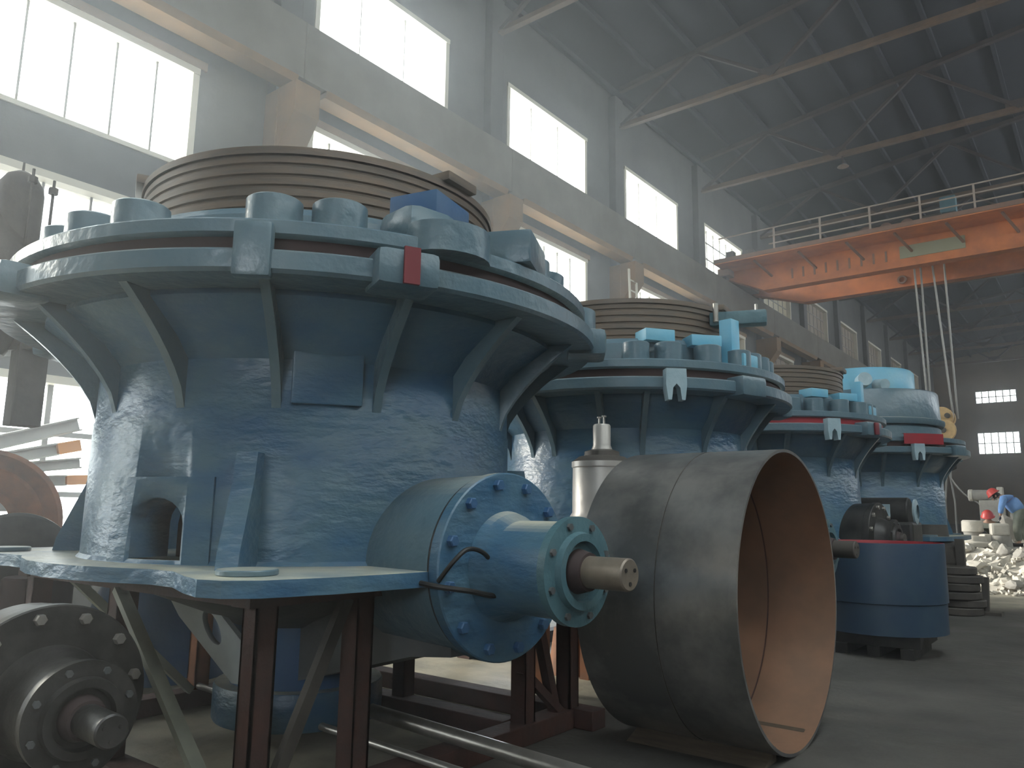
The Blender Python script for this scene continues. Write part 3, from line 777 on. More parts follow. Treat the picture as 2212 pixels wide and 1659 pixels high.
m = rbox('red_stripe', c3, -20, 2.06, 2.905, (.03, .1, .18), REDS)
c4 = crusher((-4.18, 17.6), 1.95, 1.44, 'farthest blue cone crusher, with a tall round pale blue hopper on top', ears2, [a for a in dr2 if a < -60 or a > 60], [a - 12 for a in ribs2], 175, 4, tips=(1.95, 2.45, 2.75), hous=(BLACK, BLACK, BLACK, DARK))
fork(c4, R(-49), 1.95, 2.98); fork(c4, R(-105), 1.95, 2.98)
MB().lathe([(1.2, 3.45), (1.52, 3.45), (1.55, 3.5), (1.55, 3.56), (1.48, 3.58), (1.46, 4.12), (1.44, 4.15), (.9, 4.15)], 72).build('feed_hopper', BLUEG, c4)
MB().lathe([(.86, 4.13), (1.05, 4.13), (1.05, 4.60), (1.0, 4.66), (.8, 4.66), (.8, 4.13)], 64).build('feed_ring', BLUEL, c4)
m = MB().lathe([(1.86, 3.0), (1.97, 3.0), (1.97, 3.2), (1.86, 3.2)], 40, None, R(-56), R(-32)); m.build('red_guard', RED, c4)
MB().cyl(on(-75, 1.05, 4.35), on(-72, 1.25, 4.38), .14, seg=20).build('lifting_pin', FORK, c4)
MB().cyl(on(-60, 1.05, 4.28), on(-56, 1.3, 4.25), .11, seg=20).build('lifting_pin', FORK, c4)
# faint stencilled writing band on the farthest crusher's shell: a row of small dark dashes
m = MB()
for k in range(9):
    a = -62 + k * 3.1
    mm = Matrix.Rotation(R(a), 4, 'Z') @ Matrix.Translation((1.362, 0, 2.05))
    b = bmesh.ops.create_cube(m.bm, size=1, matrix=mm @ Matrix.Diagonal((.006, .05, .07 if k % 3 else .04, 1)))
m.build('stencil_mark', SHAD, c4, 0)

# ------------------------------------------------------------------ frames under the crushers
def channel(mb, x, y, z0, z1, w=.125):
    h = w / 2; t = .015
    mb.b2((x - h, y - h, z0), (x - h + t, y + h, z1)); mb.b2((x - h, y - h, z0), (x + h, y - h + t, z1)); mb.b2((x - h, y + h - t, z0), (x + h, y + h, z1)); mb.b2((x + h - t, y - h, z0), (x + h, y + h, z1))
fe = empty('support_frame', (0, 0, 0), 'rusty brown channel steel frame standing under the nearest blue crusher', 'steel frame')
bw = .14
for (a, b) in (((-6.3, 2.4), (-3.4, 2.4)), ((-6.3, 4.63), (-3.6, 4.63)), ((-6.2, 5.28), (-3.25, 5.28))):
    MB().b2((a[0], a[1] - .09, 0.0), (b[0], b[1] + .09, bw), .008).build('base_beam', RUST, fe, 0)
for x in (-6.2, -3.5):
    MB().b2((x - .09, 1.5 if x > -4 else 2.5, 0.001), (x + .09, 5.18, bw - .002), .008).build('base_beam', RUST, fe, 0)
for (x, y) in ((-3.5, 2.42), (-3.5, 3.07), (-3.5, 4.65), (-3.5, 5.22), (-6.2, 3.72), (-4.72, 4.65), (-4.9, 2.4), (-6.15, 2.4), (-6.2, 5.2)):
    m = MB(); channel(m, x, y, bw - .01, 1.12); m.build('leg', RUSTO if (x, y) in ((-6.2, 3.72),) else RUST, fe, 0)
for (a, b) in (((-3.5, 2.3), (-3.5, 5.3)), ((-6.2, 2.3), (-6.2, 5.3)), ((-6.2, 2.4), (-3.5, 2.4)), ((-6.2, 5.25), (-3.5, 5.25))):
    MB().bar((a[0], a[1], 1.17), (b[0], b[1], 1.17), .16, .1).build('top_rail', RUST, fe, 0)
m = MB().bar((-4.82, 2.33, 1.12), (-3.62, 2.33, .12), .075, .04).build('brace', LPOLE, fe, 0); m['label'] = 'pale grey diagonal brace'
MB().bar((-3.5, 2.98, 1.12), (-3.5, 2.5, .12), .05, .07).build('brace', DARK, fe, 0)
MB().bar((-3.5, 4.72, 1.1), (-3.5, 5.05, .12), .07, .07).build('brace', RUST, fe, 0)
MB().bar((-3.48, 4.6, .5), (-3.48, 5.1, .12), .06, .06).build('brace', RUST, fe, 0)
MB().bar((-6.1, 2.6, 1.1), (-6.1, 3.6, .15), .06, .06).build('brace', LPOLE, fe, 0)
for i, (c, nm) in enumerate((((-4.68, 8.26), 'second'), ((-4.64, 12.9), 'third'), ((-4.18, 17.6), 'fourth and farthest'))):
    f = empty('support_frame', (c[0], c[1], 0), 'dark steel frame standing under the %s crusher of the row' % nm, 'steel frame')
    for sx in (-1.25, 1.25):
        MB().b2((sx - .09, -1.5, 0), (sx + .09, 1.5, .14)).build('base_beam', RUST, f, 0)
        MB().b2((sx - .08, -1.5, 1.12), (sx + .08, 1.5, 1.22)).build('top_rail', RUST, f, 0)
        for sy in (-1.35, 0, 1.35):
            m = MB(); channel(m, sx, sy, .13, 1.13); m.build('leg', RUST, f, 0)

# grey slotted bracket plate under the front crusher
m = MB()
pl = [(-5.598, 0.958), (-4.959, 0.919), (-4.605, 0.725), (-4.575, 0.479), (-4.728, 0.473), (-5.448, 0.839)]
mp = Matrix.Translation((0, 3.1, 0)) @ Matrix(((1, 0, 0, 0), (0, 0, 1, 0), (0, 1, 0, 0), (0, 0, 0, 1)))
m.prism(pl, -.02, .02, mp)
sp = m.build('slotted_bracket', GREYP, None, 0)
ct = MB(); ct.prism([(-5.011 + .15 * math.cos(a) * .8 + .07 * math.sin(a) * .6, 0.800 - .15 * math.cos(a) * .6 + .07 * math.sin(a) * .8) for a in [2 * PI * q / 24 for q in range(24)]], -.2, .2, mp)
cut = ct.build('cutter', GREYP)
md = sp.modifiers.new('c', 'BOOLEAN'); md.object = cut; md.operation = 'DIFFERENCE'; md.solver = 'EXACT'
dg = bpy.context.evaluated_depsgraph_get(); me = bpy.data.meshes.new_from_object(sp.evaluated_get(dg)); sp.modifiers.clear(); sp.data = me; bpy.data.objects.remove(cut)
sp.name = 'slotted_bracket'; sp.parent = big; sp.location = (-C1[0], -C1[1], 0)
sp['label'] = 'grey bracket plate with an oval slot'

# round bars on the floor
tag(MB().cyl((-6.3, 4.19, .19), (-2.25, 3.79, .19), .05, seg=20).build('steel_tube', STEEL), 'thick grey steel tube lying under the front crusher frame', 'tube')
tag(MB().cyl((-6.4, 3.71, .166), (-2.5, 3.44, .166), .026, seg=14).build('steel_tube', STEEL), 'thin steel tube lying across the frame beams in front of the thicker one', 'tube')

# ------------------------------------------------------------------ big rolled plate cylinder
pc = empty('rolled_steel_cylinder', (-1.88, 5.68, 0), 'big open rolled steel plate cylinder lying on the floor, brown inside', 'steel cylinder')
PR = 1.045
Mc = axisM((-1.16, 0, PR), (1, 0, 0))
sh_ = MB().lathe([(PR, 0), (PR, .60), (PR - .004, .603), (PR - .004, .609), (PR, .612), (PR, 1.16), (PR - .022, 1.16)], 160, Mc).build('shell', PLATE, pc, 30)
MB().lathe([(PR - .022, 1.16), (PR - .022, 0), (PR, 0)], 160, Mc).build('inner_face', PLATEIN, pc, 30)
MB().lathe([(PR - .002, .602), (PR + .002, .604), (PR + .002, .608), (PR - .002, .61)], 160, Mc).build('weld_seam', DARK, pc)
MB().lathe([(PR - .021, .602), (PR - .026, .604), (PR - .026, .612), (PR - .021, .614)], 160, Mc).build('inner_weld_seam', RUST, pc)
for s_ in (-1, 1):
    tag(MB().prism([(-.12, 0), (.12, 0), (.12 if s_ < 0 else -.1, .09), (-.1 if s_ > 0 else .12, .09)], -.5, .5, Matrix.Translation((-2.45, 5.68 + s_ * .40, 0)) @ Matrix(((0, 0, 1, 0), (1, 0, 0, 0), (0, 1, 0, 0), (0, 0, 0, 1)))).build('wooden_chock', WOOD, smooth=0), 'dark timber chock wedged under the %s side of the rolled steel cylinder' % ('near' if s_ < 0 else 'far'), 'chock')

# silver hydraulic cylinder on its stand
hc = empty('hydraulic_cylinder', (-3.88, 6.38, 1.5), 'silver grey upright hydraulic cylinder between the first two crushers', 'hydraulic cylinder')
MB().lathe([(0, 0), (.46, 0), (.46, .03), (.33, .05), (.285, .12), (.28, .54), (.29, .55), (.29, .60), (0, .60)], 56).build('barrel', SILVER, hc)
MB().lathe([(0, .60), (.29, .60), (.22, .65), (.17, .66), (.165, .70), (.11, .72), (0, .72)], 40).build('gland', DARK, hc)
MB().lathe([(0, .70), (.11, .70), (.085, .76), (.085, .95), (.075, .965), (0, .965)], 32).build('piston_rod', SILVER, hc)
for s_ in (-1, 1):
    b = MB().cyl((.045 * s_, -.03 * s_, .96), (.045 * s_, -.03 * s_, 1.03), .010, seg=8).cyl((.045 * s_, -.03 * s_, 1.03), (.045 * s_, -.03 * s_, 1.045), .022, seg=12); b.build('bolt', STEEL, hc)
st = empty('steel_stand', (-3.88, 6.38, 0), 'low stand with rusty legs carrying the silver hydraulic cylinder', 'stand')
MB().b2((-.5, -.45, 1.38), (.5, .45, 1.5), .01).build('stand_top', SILVER, st, 0)
for sx in (-.42, .42):
    for sy in (-.38, .38): MB().b2((sx - .05, sy - .05, 0), (sx + .05, sy + .05, 1.38)).build('leg', RUSTO, st, 0)
tag(MB().cyl((-4.6, 6.9, .0), (-4.6, 6.9, .45), .22, .16, 20).build('rusty_casting', RUSTO), 'small rusty casting on the floor under the silver cylinder stand', 'casting')

# black countershaft unit lower left, lying on timber
gu = empty('drive_unit', (-3.47 - 2.93 * .88, 1.84, .66), 'black drive unit with bolted flange lying in the lower left corner', 'drive unit')
countershaft(gu, R(-3), 0.0, 2.05 * .88, 2.55 * .88, 2.93 * .88, BLACK, BLACK, BLACK, BLACK, .86, 1.25)
e = tag(MB().b2((-4.9, 1.5, 0), (-4.35, 2.18, .21), .01).build('timber_block', WOOD, smooth=0), 'dark timber block under the black drive unit', 'timber block')

# ------------------------------------------------------------------ blue drum with red inside
bd = empty('blue_drum', (-2.43, 10.62, 0), 'dark blue open steel drum, bright red inside, right of the rolled cylinder', 'drum')
MB().lathe([(.70, .26), (.715, .26), (.72, .60), (.72, .61), (.735, .62), (.735, 1.30), (.73, 1.315)], 72).build('shell', DRUMB, bd)
MB().lathe([(.73, 1.315), (.72, 1.315), (.70, 1.27), (.70, .27), (0, .27), (0, .26), (.70, .26)], 72).build('inner_lining', RED, bd)
db = empty('timber_stack', (-2.43, 10.62, 0), 'black blocks carrying the blue drum above the floor', 'support')
MB().b2((-.5, -.5, .12), (.5, .5, .26)).build('bearer', BLACK, db, 0)
for a in (-1, 0, 1): MB().b2((a * .36 - .07, -.55, 0), (a * .36 + .07, .5, .12)).build('bearer', BLACK, db, 0)

# dark scrap beside it
sp0 = (-3.0, 15.6)
for k, (r_, z_, dx, dy) in enumerate(((.42, 0, 0, 0), (.40, .13, .06, .05), (.44, .26, -.03, 0), (.38, .40, .02, -.05), (.40, .53, .05, 0), (.36, .67, 0, .04))):
    tag(MB().ringcyl((sp0[0] + .62 + dx, sp0[1] + dy, z_), (sp0[0] + .62 + dx, sp0[1] + dy, z_ + .125), r_, r_ * .55, 32, .015).build('scrap_ring', DARK),
        ['lowest', 'second lowest', 'third lowest', 'third highest', 'second highest', 'topmost'][k] + ' dark iron ring in the stack behind the blue drum', 'iron ring', 'stacked iron rings')
e = empty('scrap_machine', (-2.75, 16.6, 0), 'tall dark machine part standing behind the blue drum', 'machine part')
MB().b2((-.45, -.25, 0), (.45, .4, .75), .03).build('body', DARK, e, 0)
MB().lathe([(0, .75), (.5, .75), (.55, .85), (.5, 1.1), (.3, 1.25), (.28, 1.5), (0, 1.5)], 32, Matrix.Translation((-.1, 0, 0))).build('bell_casting', DARK, e)
MB().b2((.33, -.35, .0), (.47, -.2, 1.25)).build('upright', DARK, e, 0)
e = empty('dark_post', (-1.97, 15.85, 0), 'short dark post leaning at the end of the ring stack', 'post')
MB().bar((0, 0, .0), (.03, .05, .62), .16, .1).build('post', DARK, e, 0)
MB().b2((-.25, -.2, 0), (.25, .15, .05)).build('foot', DARK, e, 0)
e = empty('dark_gearbox', (-3.25, 14.6, 0), 'black gearbox with a pale label plate behind the blue drum', 'gearbox')
MB().b2((-.75, -.4, 0), (.55, .4, 1.55), .05).build('case', BLACK, e, 0)
MB().b2((-.05, -.43, 1.62), (.22, -.38, 1.84), .0).build('label_plate', FORK, e, 0)
MB().cyl((-.5, 0, 1.7), (.45, 0, 1.7), .26, seg=28, bev=.02).build('motor', BLACK, e)
MB().lathe([(.12, 0), (.21, .02), (.21, .05), (.12, .07)], 28, axisM((.5, 0, 1.72), (1, 0, 0))).build('hand_wheel', FORK, e)

# ------------------------------------------------------------------ rubble and castings in the light
def rock(name, loc, size, m_, seed, parent=None):
    rnd = random.Random(seed)
    bm = bmesh.new(); bmesh.ops.create_icosphere(bm, subdivisions=2, radius=1)
    ax = [Vector((rnd.uniform(-1, 1), rnd.uniform(-1, 1), rnd.uniform(-1, 1))).normalized() for _ in range(9)]
    for v in bm.verts:
        q = v.co.copy()
        for a in ax:
            d = q.dot(a)
            if d > .62: q -= a * (d - .62)
        q *= 1 + rnd.uniform(-.05, .05)
        v.co = q
    rt = Matrix.Rotation(rnd.uniform(0, 6), 4, 'Z') @ Matrix.Rotation(rnd.uniform(-.6, .6), 4, 'X')
    bmesh.ops.transform(bm, matrix=rt @ Matrix.Diagonal((*size, 1)), verts=bm.verts)
    zmin = min(v.co.z for v in bm.verts)
    for v in bm.verts: v.co.z -= zmin
    me = bpy.data.meshes.new(name); bm.to_mesh(me); bm.free(); me.materials.append(m_)
    o = bpy.data.objects.new(name, me); COL.objects.link(o); o.location = loc
    return o
rnd = random.Random(3)
# heap of small debris, nobody could count it
bm = bmesh.new()
def hz(x, y):
    u = max(0, min(1, (y - 20.3) / 1.6)); v = max(0, min(1, (x + 5.3) / 1.0))
    return .86 * (u ** .8) * v * (1 - .25 * max(0, min(1, (y - 24) / 3)))
nx, ny = 60, 40
gv = [[None] * (ny + 1) for _ in range(nx + 1)]
for i in range(nx + 1):
    for j in range(ny + 1):
        x = -5.3 + 6.6 * i / nx; y = 20.2 + 6.4 * j / ny
        h = hz(x, y)
        if y > 25.6: h *= max(0, (26.6 - y))
        gv[i][j] = bm.verts.new((x + rnd.uniform(-.04, .04), y + rnd.uniform(-.04, .04), h + (rnd.uniform(-.05, .09) if h > .03 else -.02)))
for i in range(nx):
    for j in range(ny): bm.faces.new((gv[i][j], gv[i + 1][j], gv[i + 1][j + 1], gv[i][j + 1]))
for _ in range(500):
    x = rnd.uniform(-4.6, .9); y = rnd.choice([rnd.uniform(20.0, 22.3), rnd.uniform(19.9, 21.0), rnd.uniform(20, 25)])
    s_ = rnd.uniform(.03, .10)
    r_ = bmesh.ops.create_cube(bm, size=1, matrix=Matrix.Translation((x, y, max(hz(x, y), 0.0) + s_ * .4)) @ Matrix.Rotation(rnd.uniform(0, 3), 4, Vector((rnd.random(), rnd.random(), rnd.random() + .1))) @ Matrix.Diagonal((s_ * rnd.uniform(.8, 2.5), s_, s_ * rnd.uniform(.5, 1.2), 1)))
me = bpy.data.meshes.new('rubble_heap'); bm.to_mesh(me); bm.free(); me.materials.append(STONE)
rh = bpy.data.objects.new('rubble_heap', me); COL.objects.link(rh); tag(rh, 'pale dusty heap of small broken castings and rubble', 'rubble', kind='stuff')
for k in range(34):
    x = rnd.uniform(-4.3, -.9); y = rnd.uniform(20.3, 22.6)
    s_ = rnd.uniform(.10, .26)
    o = rock('broken_casting', (x, y, max(0, hz(x, y) - s_ * .35)), (s_ * rnd.uniform(.8, 1.7), s_, s_ * rnd.uniform(.5, 1.0)), STONE if rnd.random() < .7 else STONED, k + 20)
    tag(o, 'pale angular casting lump lying in the rubble heap below the workers', 'casting lump', 'casting lumps in the rubble heap')
pf = empty('steel_platform', (-2.2, 23.7, 0), 'dusty dark platform on the heap under the workers', 'platform')
MB().b2((-1.9, -1.2, .80), (2.4, 1.3, .94), .02).build('deck', STONED, pf, 0)
for x in (-1.7, 2.2):
    for y in (-1.0, 1.1): MB().b2((x - .1, y - .1, 0), (x + .1, y + .1, .8)).build('leg', DARK, pf, 0)
Z = .94
e = empty('crucible_mould', (-3.02, 23.2, Z), 'pale topped round mould pot, left of the red helmets', 'mould pot')
MB().lathe([(0, 0), (.15, 0), (.22, .36), (0, .36)], 28).build('pot', STONED, e)
MB().lathe([(0, .36), (.25, .36), (.245, .62), (.21, .65), (0, .65)], 28).build('rim', STONE, e)
e = empty('mould_stack', (-2.42, 23.05, Z), 'rough stack of pale mould boxes in front of the bending worker', 'mould stack')
MB().lathe([(0, 0), (.27, 0), (.24, .28), (0, .28)], 14).build('lower_box', STONED, e)
MB().box((0, 0, .43), (.40, .36, .30), .3, .05).build('upper_box', STONE, e, 0)
MB().box((-.3, -.1, .16), (.2, .3, .3), .6, .05).build('side_lump', STONE, e, 0)
e = empty('flat_ring_casting', (-2.95, 22.62, Z), 'flat round pale casting at the front edge of the platform', 'casting')
MB().lathe([(.0, 0), (.42, 0), (.42, .10), (.30, .14), (.28, .26), (0, .26)], 28).build('casting_body', STONE, e)
e = empty('bench_motor', (-2.95, 25.2, 0), 'dusty grey horizontal motor on a stand behind the mould pots', 'motor')
MB().cyl((-.28, 0, 2.28), (.35, 0, 2.28), .15, seg=24, bev=.03).build('motor_body', STONED, e)
MB().cyl((-.36, 0, 2.28), (-.24, 0, 2.28), .165, seg=24, bev=.02).build('fan_cover', STONE, e)
MB().b2((.34, -.15, 1.5), (.48, .15, 2.5), .02).build('bracket', STONE, e, 0)
MB().b2((-.1, -.2, 0), (.4, .2, 2.14), .02).build('pedestal', STONED, e, 0)
MB().box((.8, .1, 1.6), (.5, .2, .5), .4, .03).build('chute', STONE, e, 0)
for k, (x, y, z, sx, sy, sz) in enumerate(((-2.35, 24.6, Z, .25, .2, .5), (-2.0, 24.5, Z, .2, .15, .6), (-3.9, 24.4, Z - .94, .3, .3, .85), (-1.2, 24.3, Z, .5, .3, .55), (-3.55, 22.9, Z, .3, .2, .12))):
    tag(rock('rough_casting', (x, y, z), (sx, sy, sz), STONE, 90 + k), ['short pale casting standing behind the mould pot', 'tall pale casting standing at the bending worker\'s left hand', 'big pale casting on the floor at the left end of the platform',
        'wide pale casting at the right picture edge beside the worker', 'low flat casting at the left end of the platform'][k], 'casting')
tag(MB().b2((-10.5, 60, 0), (4, 60.3, 1.3)).build('low_partition', CONC, smooth=0), 'low grey partition far down the hall behind the workers', 'partition')
tag(rock('rubble_mound', (-1.55, 29.5, 0), (1.6, 1.2, 1.6), STONE, 140), 'high pale mound at the right edge behind the bending worker', 'mound')

# ------------------------------------------------------------------ workers
def skinbody(name, verts, edges, rad, m_, parent, root=0, sub=2):
    me = bpy.data.meshes.new(name); me.from_pydata(verts, edges, []); 
    o = bpy.data.objects.new(name, me); COL.objects.link(o)
    md = o.modifiers.new('skin', 'SKIN')
    for i, sv in enumerate(me.skin_vertices[0].data):
        r_ = rad[i]; sv.radius = r_ if isinstance(r_, tuple) else (r_, r_); sv.use_root = (i == root)
    o.modifiers.new('sub', 'SUBSURF').levels = sub; o.modifiers['sub'].render_levels = sub
    dg = bpy.context.evaluated_depsgraph_get(); m2 = bpy.data.meshes.new_from_object(o.evaluated_get(dg))
    o.modifiers.clear(); o.data = m2
    m2.materials.clear(); m2.materials.append(m_)
    m2.polygons.foreach_set('use_smooth', [True] * len(m2.polygons))
    o.parent = parent
    return o
# bending worker. local frame: x = left(-)/right in picture (bends towards -x), y away, z up
p = empty('person', (-2.12, 23.75, Z), 'person in light blue shirt, grey trousers and red helmet bending forward to the left', 'person')
# joints: pelvis .90, chest, neck, head ; bending about 50 deg toward -x
V = [(0.10, 0, .86), (0.02, 0, 1.02), (-.10, 0, 1.17), (-.20, 0, 1.26),   # 0 pelvis,1 waist,2 chest,3 upper chest
     (-.30, 0, 1.28), (-.385, -.01, 1.28),                                  # 4 neck,5 head
     (.10, -.10, .82), (.02, -.12, .46), (.06, -.12, .08), (-.10, -.13, .04),   # 6 hipL 7 knee 8 ankle 9 toe
     (.14, .10, .82), (.12, .13, .46), (.22, .14, .08), (.07, .15, .04),      # 10..13
     (-.19, -.19, 1.22), (-.26, -.25, .98), (-.30, -.22, .76),             # 14 shoulder 15 elbow 16 wrist (near)
     (-.17, .19, 1.22), (.02, .30, 1.06), (.18, .26, .96)]                  # 17..19 far arm bent back to the hip
E_ = [(0, 1), (1, 2), (2, 3), (3, 4), (4, 5), (0, 6), (6, 7), (7, 8), (8, 9), (0, 10), (10, 11), (11, 12), (12, 13), (3, 14), (14, 15), (15, 16), (3, 17), (17, 18), (18, 19)]
RD = [.10, .10, .11, .09, .052, .095, .085, .06, .045, .04, .085, .06, .045, .04, .045, .038, .03, .045, .038, .03]
body = skinbody('body', V, E_, RD, SKIN, p)
shirt = skinbody('shirt', V[0:4] + [V[14], V[15], (-.29, -.225, .82), V[17], V[18], (.15, .27, .98)],
                 [(0, 1), (1, 2), (2, 3), (3, 4), (4, 5), (5, 6), (3, 7), (7, 8), (8, 9)],
                 [(.19, .20), (.185, .195), (.20, .225), (.185, .22), .10, .075, .058, .09, .072, .058], CLOTHB, p)
trs = skinbody('trousers', [V[0], (.06, 0, .94), V[6], V[7], (.06, -.12, .12), V[10], V[11], (.21, .14, .12)],
               [(0, 1), (0, 2), (2, 3), (3, 4), (0, 5), (5, 6), (6, 7)], [(.17, .185), .17, .125, .1, .085, .125, .1, .085], CLOTHG, p)
MB().lathe([(.0, .165), (.07, .15), (.12, .10), (.142, .02), (.165, .0), (.165, -.015), (.13, -.015), (0, .0)], 28, Matrix.Translation((-.43, -.01, 1.33)) @ Matrix.Rotation(R(-38), 4, 'Y')).build('helmet', HELM, p)
fm = Matrix.Translation((-.385, -.01, 1.28)) @ Matrix.Rotation(R(-38), 4, 'Y')
MB().box(fm @ Vector((-.11, 0, -.03)), (.04, .03, .045), None, .01).build('nose', SKIN, body, 60)
for s_ in (-1, 1):
    MB().lathe([(0, -.01), (.014, 0), (0, .01)], 8, fm @ Matrix.Translation((-.095, .035 * s_, .01))).build('eye', HAIR, body)
    MB().box(fm @ Vector((.01, .098 * s_, -.01)), (.03, .014, .055), None, .006).build('ear', SKIN, body, 60)
MB().box(fm @ Vector((-.098, 0, -.065)), (.012, .05, .01), None, .003).build('mouth', HAIR, body, 0)
MB().lathe([(0, .1), (.06, .08), (.1, .0), (.095, -.05), (.0, -.06)], 16, fm @ Matrix.Translation((.02, 0, .0))).build('hair', HAIR, p)
def hand(parent, wr, d, side, up, m_):
    d = Vector(d).normalized(); side = Vector(side).normalized(); up = Vector(up).normalized(); wr = Vector(wr)
    vs = [wr, wr + d * .05, wr + d * .085]; es = [(0, 1), (1, 2)]; rs = [.026, (.036, .02), (.034, .018)]
    for i, (o_, L) in enumerate(((-.03, .062), (-.01, .072), (.01, .068), (.03, .055))):
        b = wr + d * .09 + side * o_; n = len(vs)
        vs += [b, b + d * L * .55 - up * .008, b + d * L * .85 - up * .03]; es += [(2, n), (n, n + 1), (n + 1, n + 2)]; rs += [.0095, .009, .008]
    n = len(vs); b = wr + d * .035 - side * .036
    vs += [b, b + d * .035 - side * .022 - up * .01, b + d * .06 - side * .022 - up * .022]; es += [(1, n), (n, n + 1), (n + 1, n + 2)]; rs += [.011, .01, .009]
    return skinbody('hand', [tuple(v) for v in vs], es, rs, m_, parent, 0, 1)
hand(body, V[16], (-.15, .1, -1), (0, 1, 0), (1, 0, 0), GLOVE)
hand(body, V[19], (1, -.3, -.4), (0, .3, 1), (0, 1, 0), GLOVE)
for a in (8, 12):
    x, y, z = V[a]
    MB().box((x - .07, y, .045), (.27, .10, .09), None, .03).build('shoe', HAIR, p, 60)
# crouching worker, mostly hidden behind the mould stack
p2 = empty('person', (-2.72, 24.0, Z), 'crouching person with red helmet, mostly hidden between the mould pots', 'person')
V2 = [(0, 0, .26), (0, -.06, .40), (0, -.14, .54), (0, -.18, .60), (0, -.22, .66), (0, -.26, .72), (-.11, -.02, .24), (-.14, -.32, .36), (-.14, -.14, .07), (-.14, -.28, .04),
      (.11, -.02, .24), (.14, -.32, .36), (.14, -.14, .07), (.14, -.28, .04), (-.18, -.18, .55), (-.24, -.34, .38), (-.12, -.46, .36), (.18, -.18, .55), (.24, -.34, .38), (.12, -.46, .36)]
b2 = skinbody('body', V2, E_, RD, SKIN, p2)
skinbody('jacket', V2[0:4] + [V2[14], V2[15], (-.15, -.43, .365), V2[17], V2[18], (.15, -.43, .365)], [(0, 1), (1, 2), (2, 3), (3, 4), (4, 5), (5, 6), (3, 7), (7, 8), (8, 9)],
         [.165, .165, .175, .16, .08, .06, .05, .08, .06, .05], CLOTHG, p2)
skinbody('trousers', [V2[0], V2[6], V2[7], (-.14, -.17, .12), V2[10], V2[11], (.14, -.17, .12)], [(0, 1), (1, 2), (2, 3), (0, 4), (4, 5), (5, 6)], [.15, .1, .085, .07, .1, .085, .07], CLOTHG, p2)
MB().lathe([(.0, .165), (.07, .15), (.12, .10), (.142, .02), (.165, .0), (.165, -.015), (.13, -.015), (0, .0)], 28, Matrix.Translation((0, -.27, .76)) @ Matrix.Rotation(R(25), 4, 'X')).build('helmet', HELM, p2)
hand(b2, V2[16], (.4, -1, 0), (1, .4, 0), (0, 0, 1), GLOVE)
hand(b2, V2[19], (-.4, -1, 0), (1, -.4, 0), (0, 0, 1), GLOVE)

# ------------------------------------------------------------------ things along the left edge
# dark unpainted crusher top with dome at the far left
dk = empty('dark_machine', (-8.15, 2.35, 0), 'dark unpainted machine at the left edge with a dome and tie rods on top', 'machine')
MB().lathe([(0, 0), (.5, 0), (.5, .1), (.22, .2), (.22, 3.0), (0, 3.0)], 48, Matrix.Translation((-.25, -.25, 0))).build('pedestal', DARK, dk)
MB().lathe([(0, 3.0), (.3, 3.0), (.42, 3.25), (.5, 3.4), (.55, 3.9), (.45, 4.1), (.30, 4.3), (0, 4.3)], 48, Matrix.Translation((-.12, .02, 0))).build('casing', DARK, dk)
Md = Matrix.Translation((.08, .24, 0))
MB().lathe([(0, 4.05), (.2, 4.05), (.2, 4.58), (.185, 4.66), (.13, 4.75), (.05, 4.80), (0.012, 4.81), (.01, 4.90), (0, 4.90)], 32, Md).build('dome_accumulator', DARK, dk)
for a in (60, 180, 240, 0):
    q = Vector((.08 + .27 * math.cos(R(a)), .24 + .27 * math.sin(R(a)), 0))
    MB().cyl(q + Vector((0, 0, 4.0)), q + Vector((0, 0, 4.76)), .014, seg=8).cyl(q + Vector((0, 0, 4.62)), q + Vector((0, 0, 4.68)), .042, seg=6).build('tie_rod', DARK, dk)
hp = MB().b2((-.1, -.13, 2.35), (.1, .13, 3.12), .01); hp = hp.build('hanging_column', DARK, dk, 0); hp.location = (.10, .48, 0)
MB().bar((-.3, .3, 3.12), (.3, .55, 3.12), .25, .12).build('cross_head', DARK, dk, 0)
# orange hub ring standing behind the front crusher flange
og = empty('orange_ring', (-9.75, 3.1, 0), 'orange brown grooved hub ring standing at the left edge', 'hub ring')
Mo = axisM((0, 0, 1.42), (.95, -.32, 0))
MB().lathe([(.30, -.2), (.78, -.2), (.82, -.17), (.82, -.06), (.775, -.05), (.775, 0.0), (.81, .01), (.81, .10), (.76, .13), (.62, .06), (.58, .10), (.38, .10), (.30, .2), (.30, -.2)], 72, Mo).build('rim', RUSTO, og)
MB().b2((-.35, -.3, 0), (.35, .3, .62)).build('stand', DARK, og, 0)
tag(MB().cyl((-8.40, 3.03, 1.03), (-8.14, 2.93, 1.03), .52, seg=56, bev=.03).build('black_wheel', BLACK), 'black wheel leaning in front of the orange ring', 'wheel')  # a plain black wheel, its use unknown
tag(MB().b2((-8.5, 2.7, 0), (-8.05, 3.25, .52)).build('dark_crate', DARK, smooth=0), 'dark block under the black wheel', 'block')
cb = tag(MB().lathe([(0, 0), (.75, 0), (.72, .35), (.34, 1.35), (.30, 1.75), (0, 1.75)], 48, Matrix.Translation((-7.75, 4.15, 0))).build('blue_cone_casting', BLUED), 'dark blue cone casting behind the left side of the front crusher', 'casting')
e = tag(MB().cyl((-7.6, 2.95, 0), (-7.6, 2.95, 1.0), .28, seg=32, bev=.02).build('rusty_barrel', REDD), 'dark rusty barrel seen under the left side of the front crusher', 'barrel')
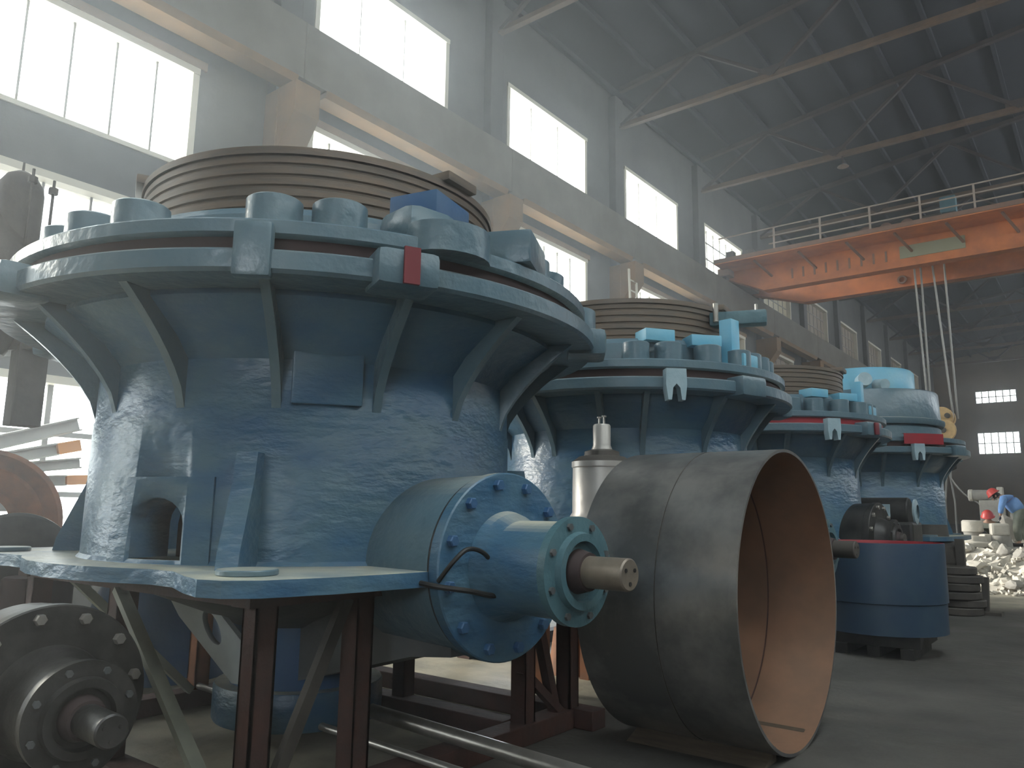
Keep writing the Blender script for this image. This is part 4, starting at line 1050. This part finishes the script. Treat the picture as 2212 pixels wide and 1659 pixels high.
# stock of pale steel beams with orange ends leaning by the window
rack = empty('stock_rack', (-10.9, 3.3, 0), 'grey rack holding the pale steel beams by the left window', 'rack')
MB().b2((-.35, -2.2, 1.55), (.35, .9, 1.65)).build('shelf', GREYP, rack, 0)
for y in (-2.1, .8):
    for x in (-.3, .3): MB().b2((x - .05, y - .05, 0), (x + .05, y + .05, 1.55)).build('leg', GREYP, rack, 0)
BM = [((-11.05, 1.6, 1.70), (-11.0, 4.55, 2.72), .16, 'uppermost tilted pale steel beam by the left window', 0), ((-10.8, 1.6, 1.66), (-10.8, 4.5, 2.42), .14, 'tilted pale steel beam with orange end by the left window', 1),
      ((-10.6, 1.5, 1.75), (-10.6, 4.45, 2.18), .12, 'level pale steel beam by the left window, above the orange ring', 0), ((-10.95, 1.5, 1.74), (-10.9, 4.7, 1.98), .12, 'lower pale beam with orange end at the blue crusher edge', 1)]
for a, b, w_, lb, og_ in BM:
    e = empty('steel_beam', (0, 0, 0), lb, 'steel beam', 'pale steel beams by the left window')
    a = Vector(a); b = Vector(b); d = (b - a).normalized(); b_ = b - d * .28 if og_ else b
    u = Vector((1, 0, 0)); n_ = u.cross(d)
    MB().bar(a, b_, w_, .02, up=(1, 0, 0)).bar(a + n_ * w_ * .5, b_ + n_ * w_ * .5, .02, w_, up=(1, 0, 0)).bar(a - n_ * w_ * .5, b_ - n_ * w_ * .5, .02, w_, up=(1, 0, 0)).build('beam_body', BEAMW, e, 0)
    if og_: MB().bar(b_, b, w_ * 1.05, w_ * 1.05, up=(1, 0, 0)).build('painted_end', BEAMO, e, 0)

# ladder against the column above the second crusher
ld = empty('ladder', (-11.55, 20.4, 0), 'pale ladder leaning on the hall column right of the front crusher', 'ladder')
MB().bar((.8, -.2, .0), (.0, .75, 9.3), .07, .05).build('rail', FRAMEW, ld, 0)
MB().bar((.8, -.65, .0), (.0, .3, 9.3), .07, .05).build('rail', FRAMEW, ld, 0)
for k in range(1, 26):
    t_ = k / 26
    MB().bar((.8 - .8 * t_, -.2 + .95 * t_, 9.3 * t_), (.8 - .8 * t_, -.65 + .95 * t_, 9.3 * t_), .035, .035).build('rung', FRAMEW, ld, 0)

# ------------------------------------------------------------------ dust haze filling the hall, and an added glare haze
if HAZE > 0:
    hb = MB().b2((WX0 + 0.02, Y0 + .02, 0.01), (WX1 - .02, Y1 - .02, 15.7)).build('dust_and_glare_haze', ROOF, smooth=0)
    hm = bpy.data.materials.new('dust_and_glare_haze'); hm.use_nodes = True; nt = hm.node_tree; nt.nodes.clear()
    o_ = nt.nodes.new('ShaderNodeOutputMaterial'); v = nt.nodes.new('ShaderNodeVolumeScatter')
    v.inputs['Color'].default_value = (.93, .96, 1, 1); v.inputs['Density'].default_value = HAZE; v.inputs['Anisotropy'].default_value = 0.75
    nt.links.new(v.outputs[0], o_.inputs['Volume'])
    hb.data.materials.clear(); hb.data.materials.append(hm)
    tag(hb, 'thin dusty haze hanging in the hall air', 'haze', kind='stuff')
    h2 = MB().b2((WX0 + 0.03, -4.0, 0.02), (-1.9, 12.0, 15.6)).build('dust_and_glare_haze', ROOF, smooth=0)  # added denser volume, stands in for lens glare around the front crusher
    hm2 = hm.copy(); hm2.name = 'lens_glare_haze'
    [n for n in hm2.node_tree.nodes if n.type == 'VOLUME_SCATTER'][0].inputs['Density'].default_value = HAZE2
    h2.data.materials.clear(); h2.data.materials.append(hm2)
    tag(h2, 'added haze volume imitating lens glare around the front crusher', 'haze', kind='stuff')
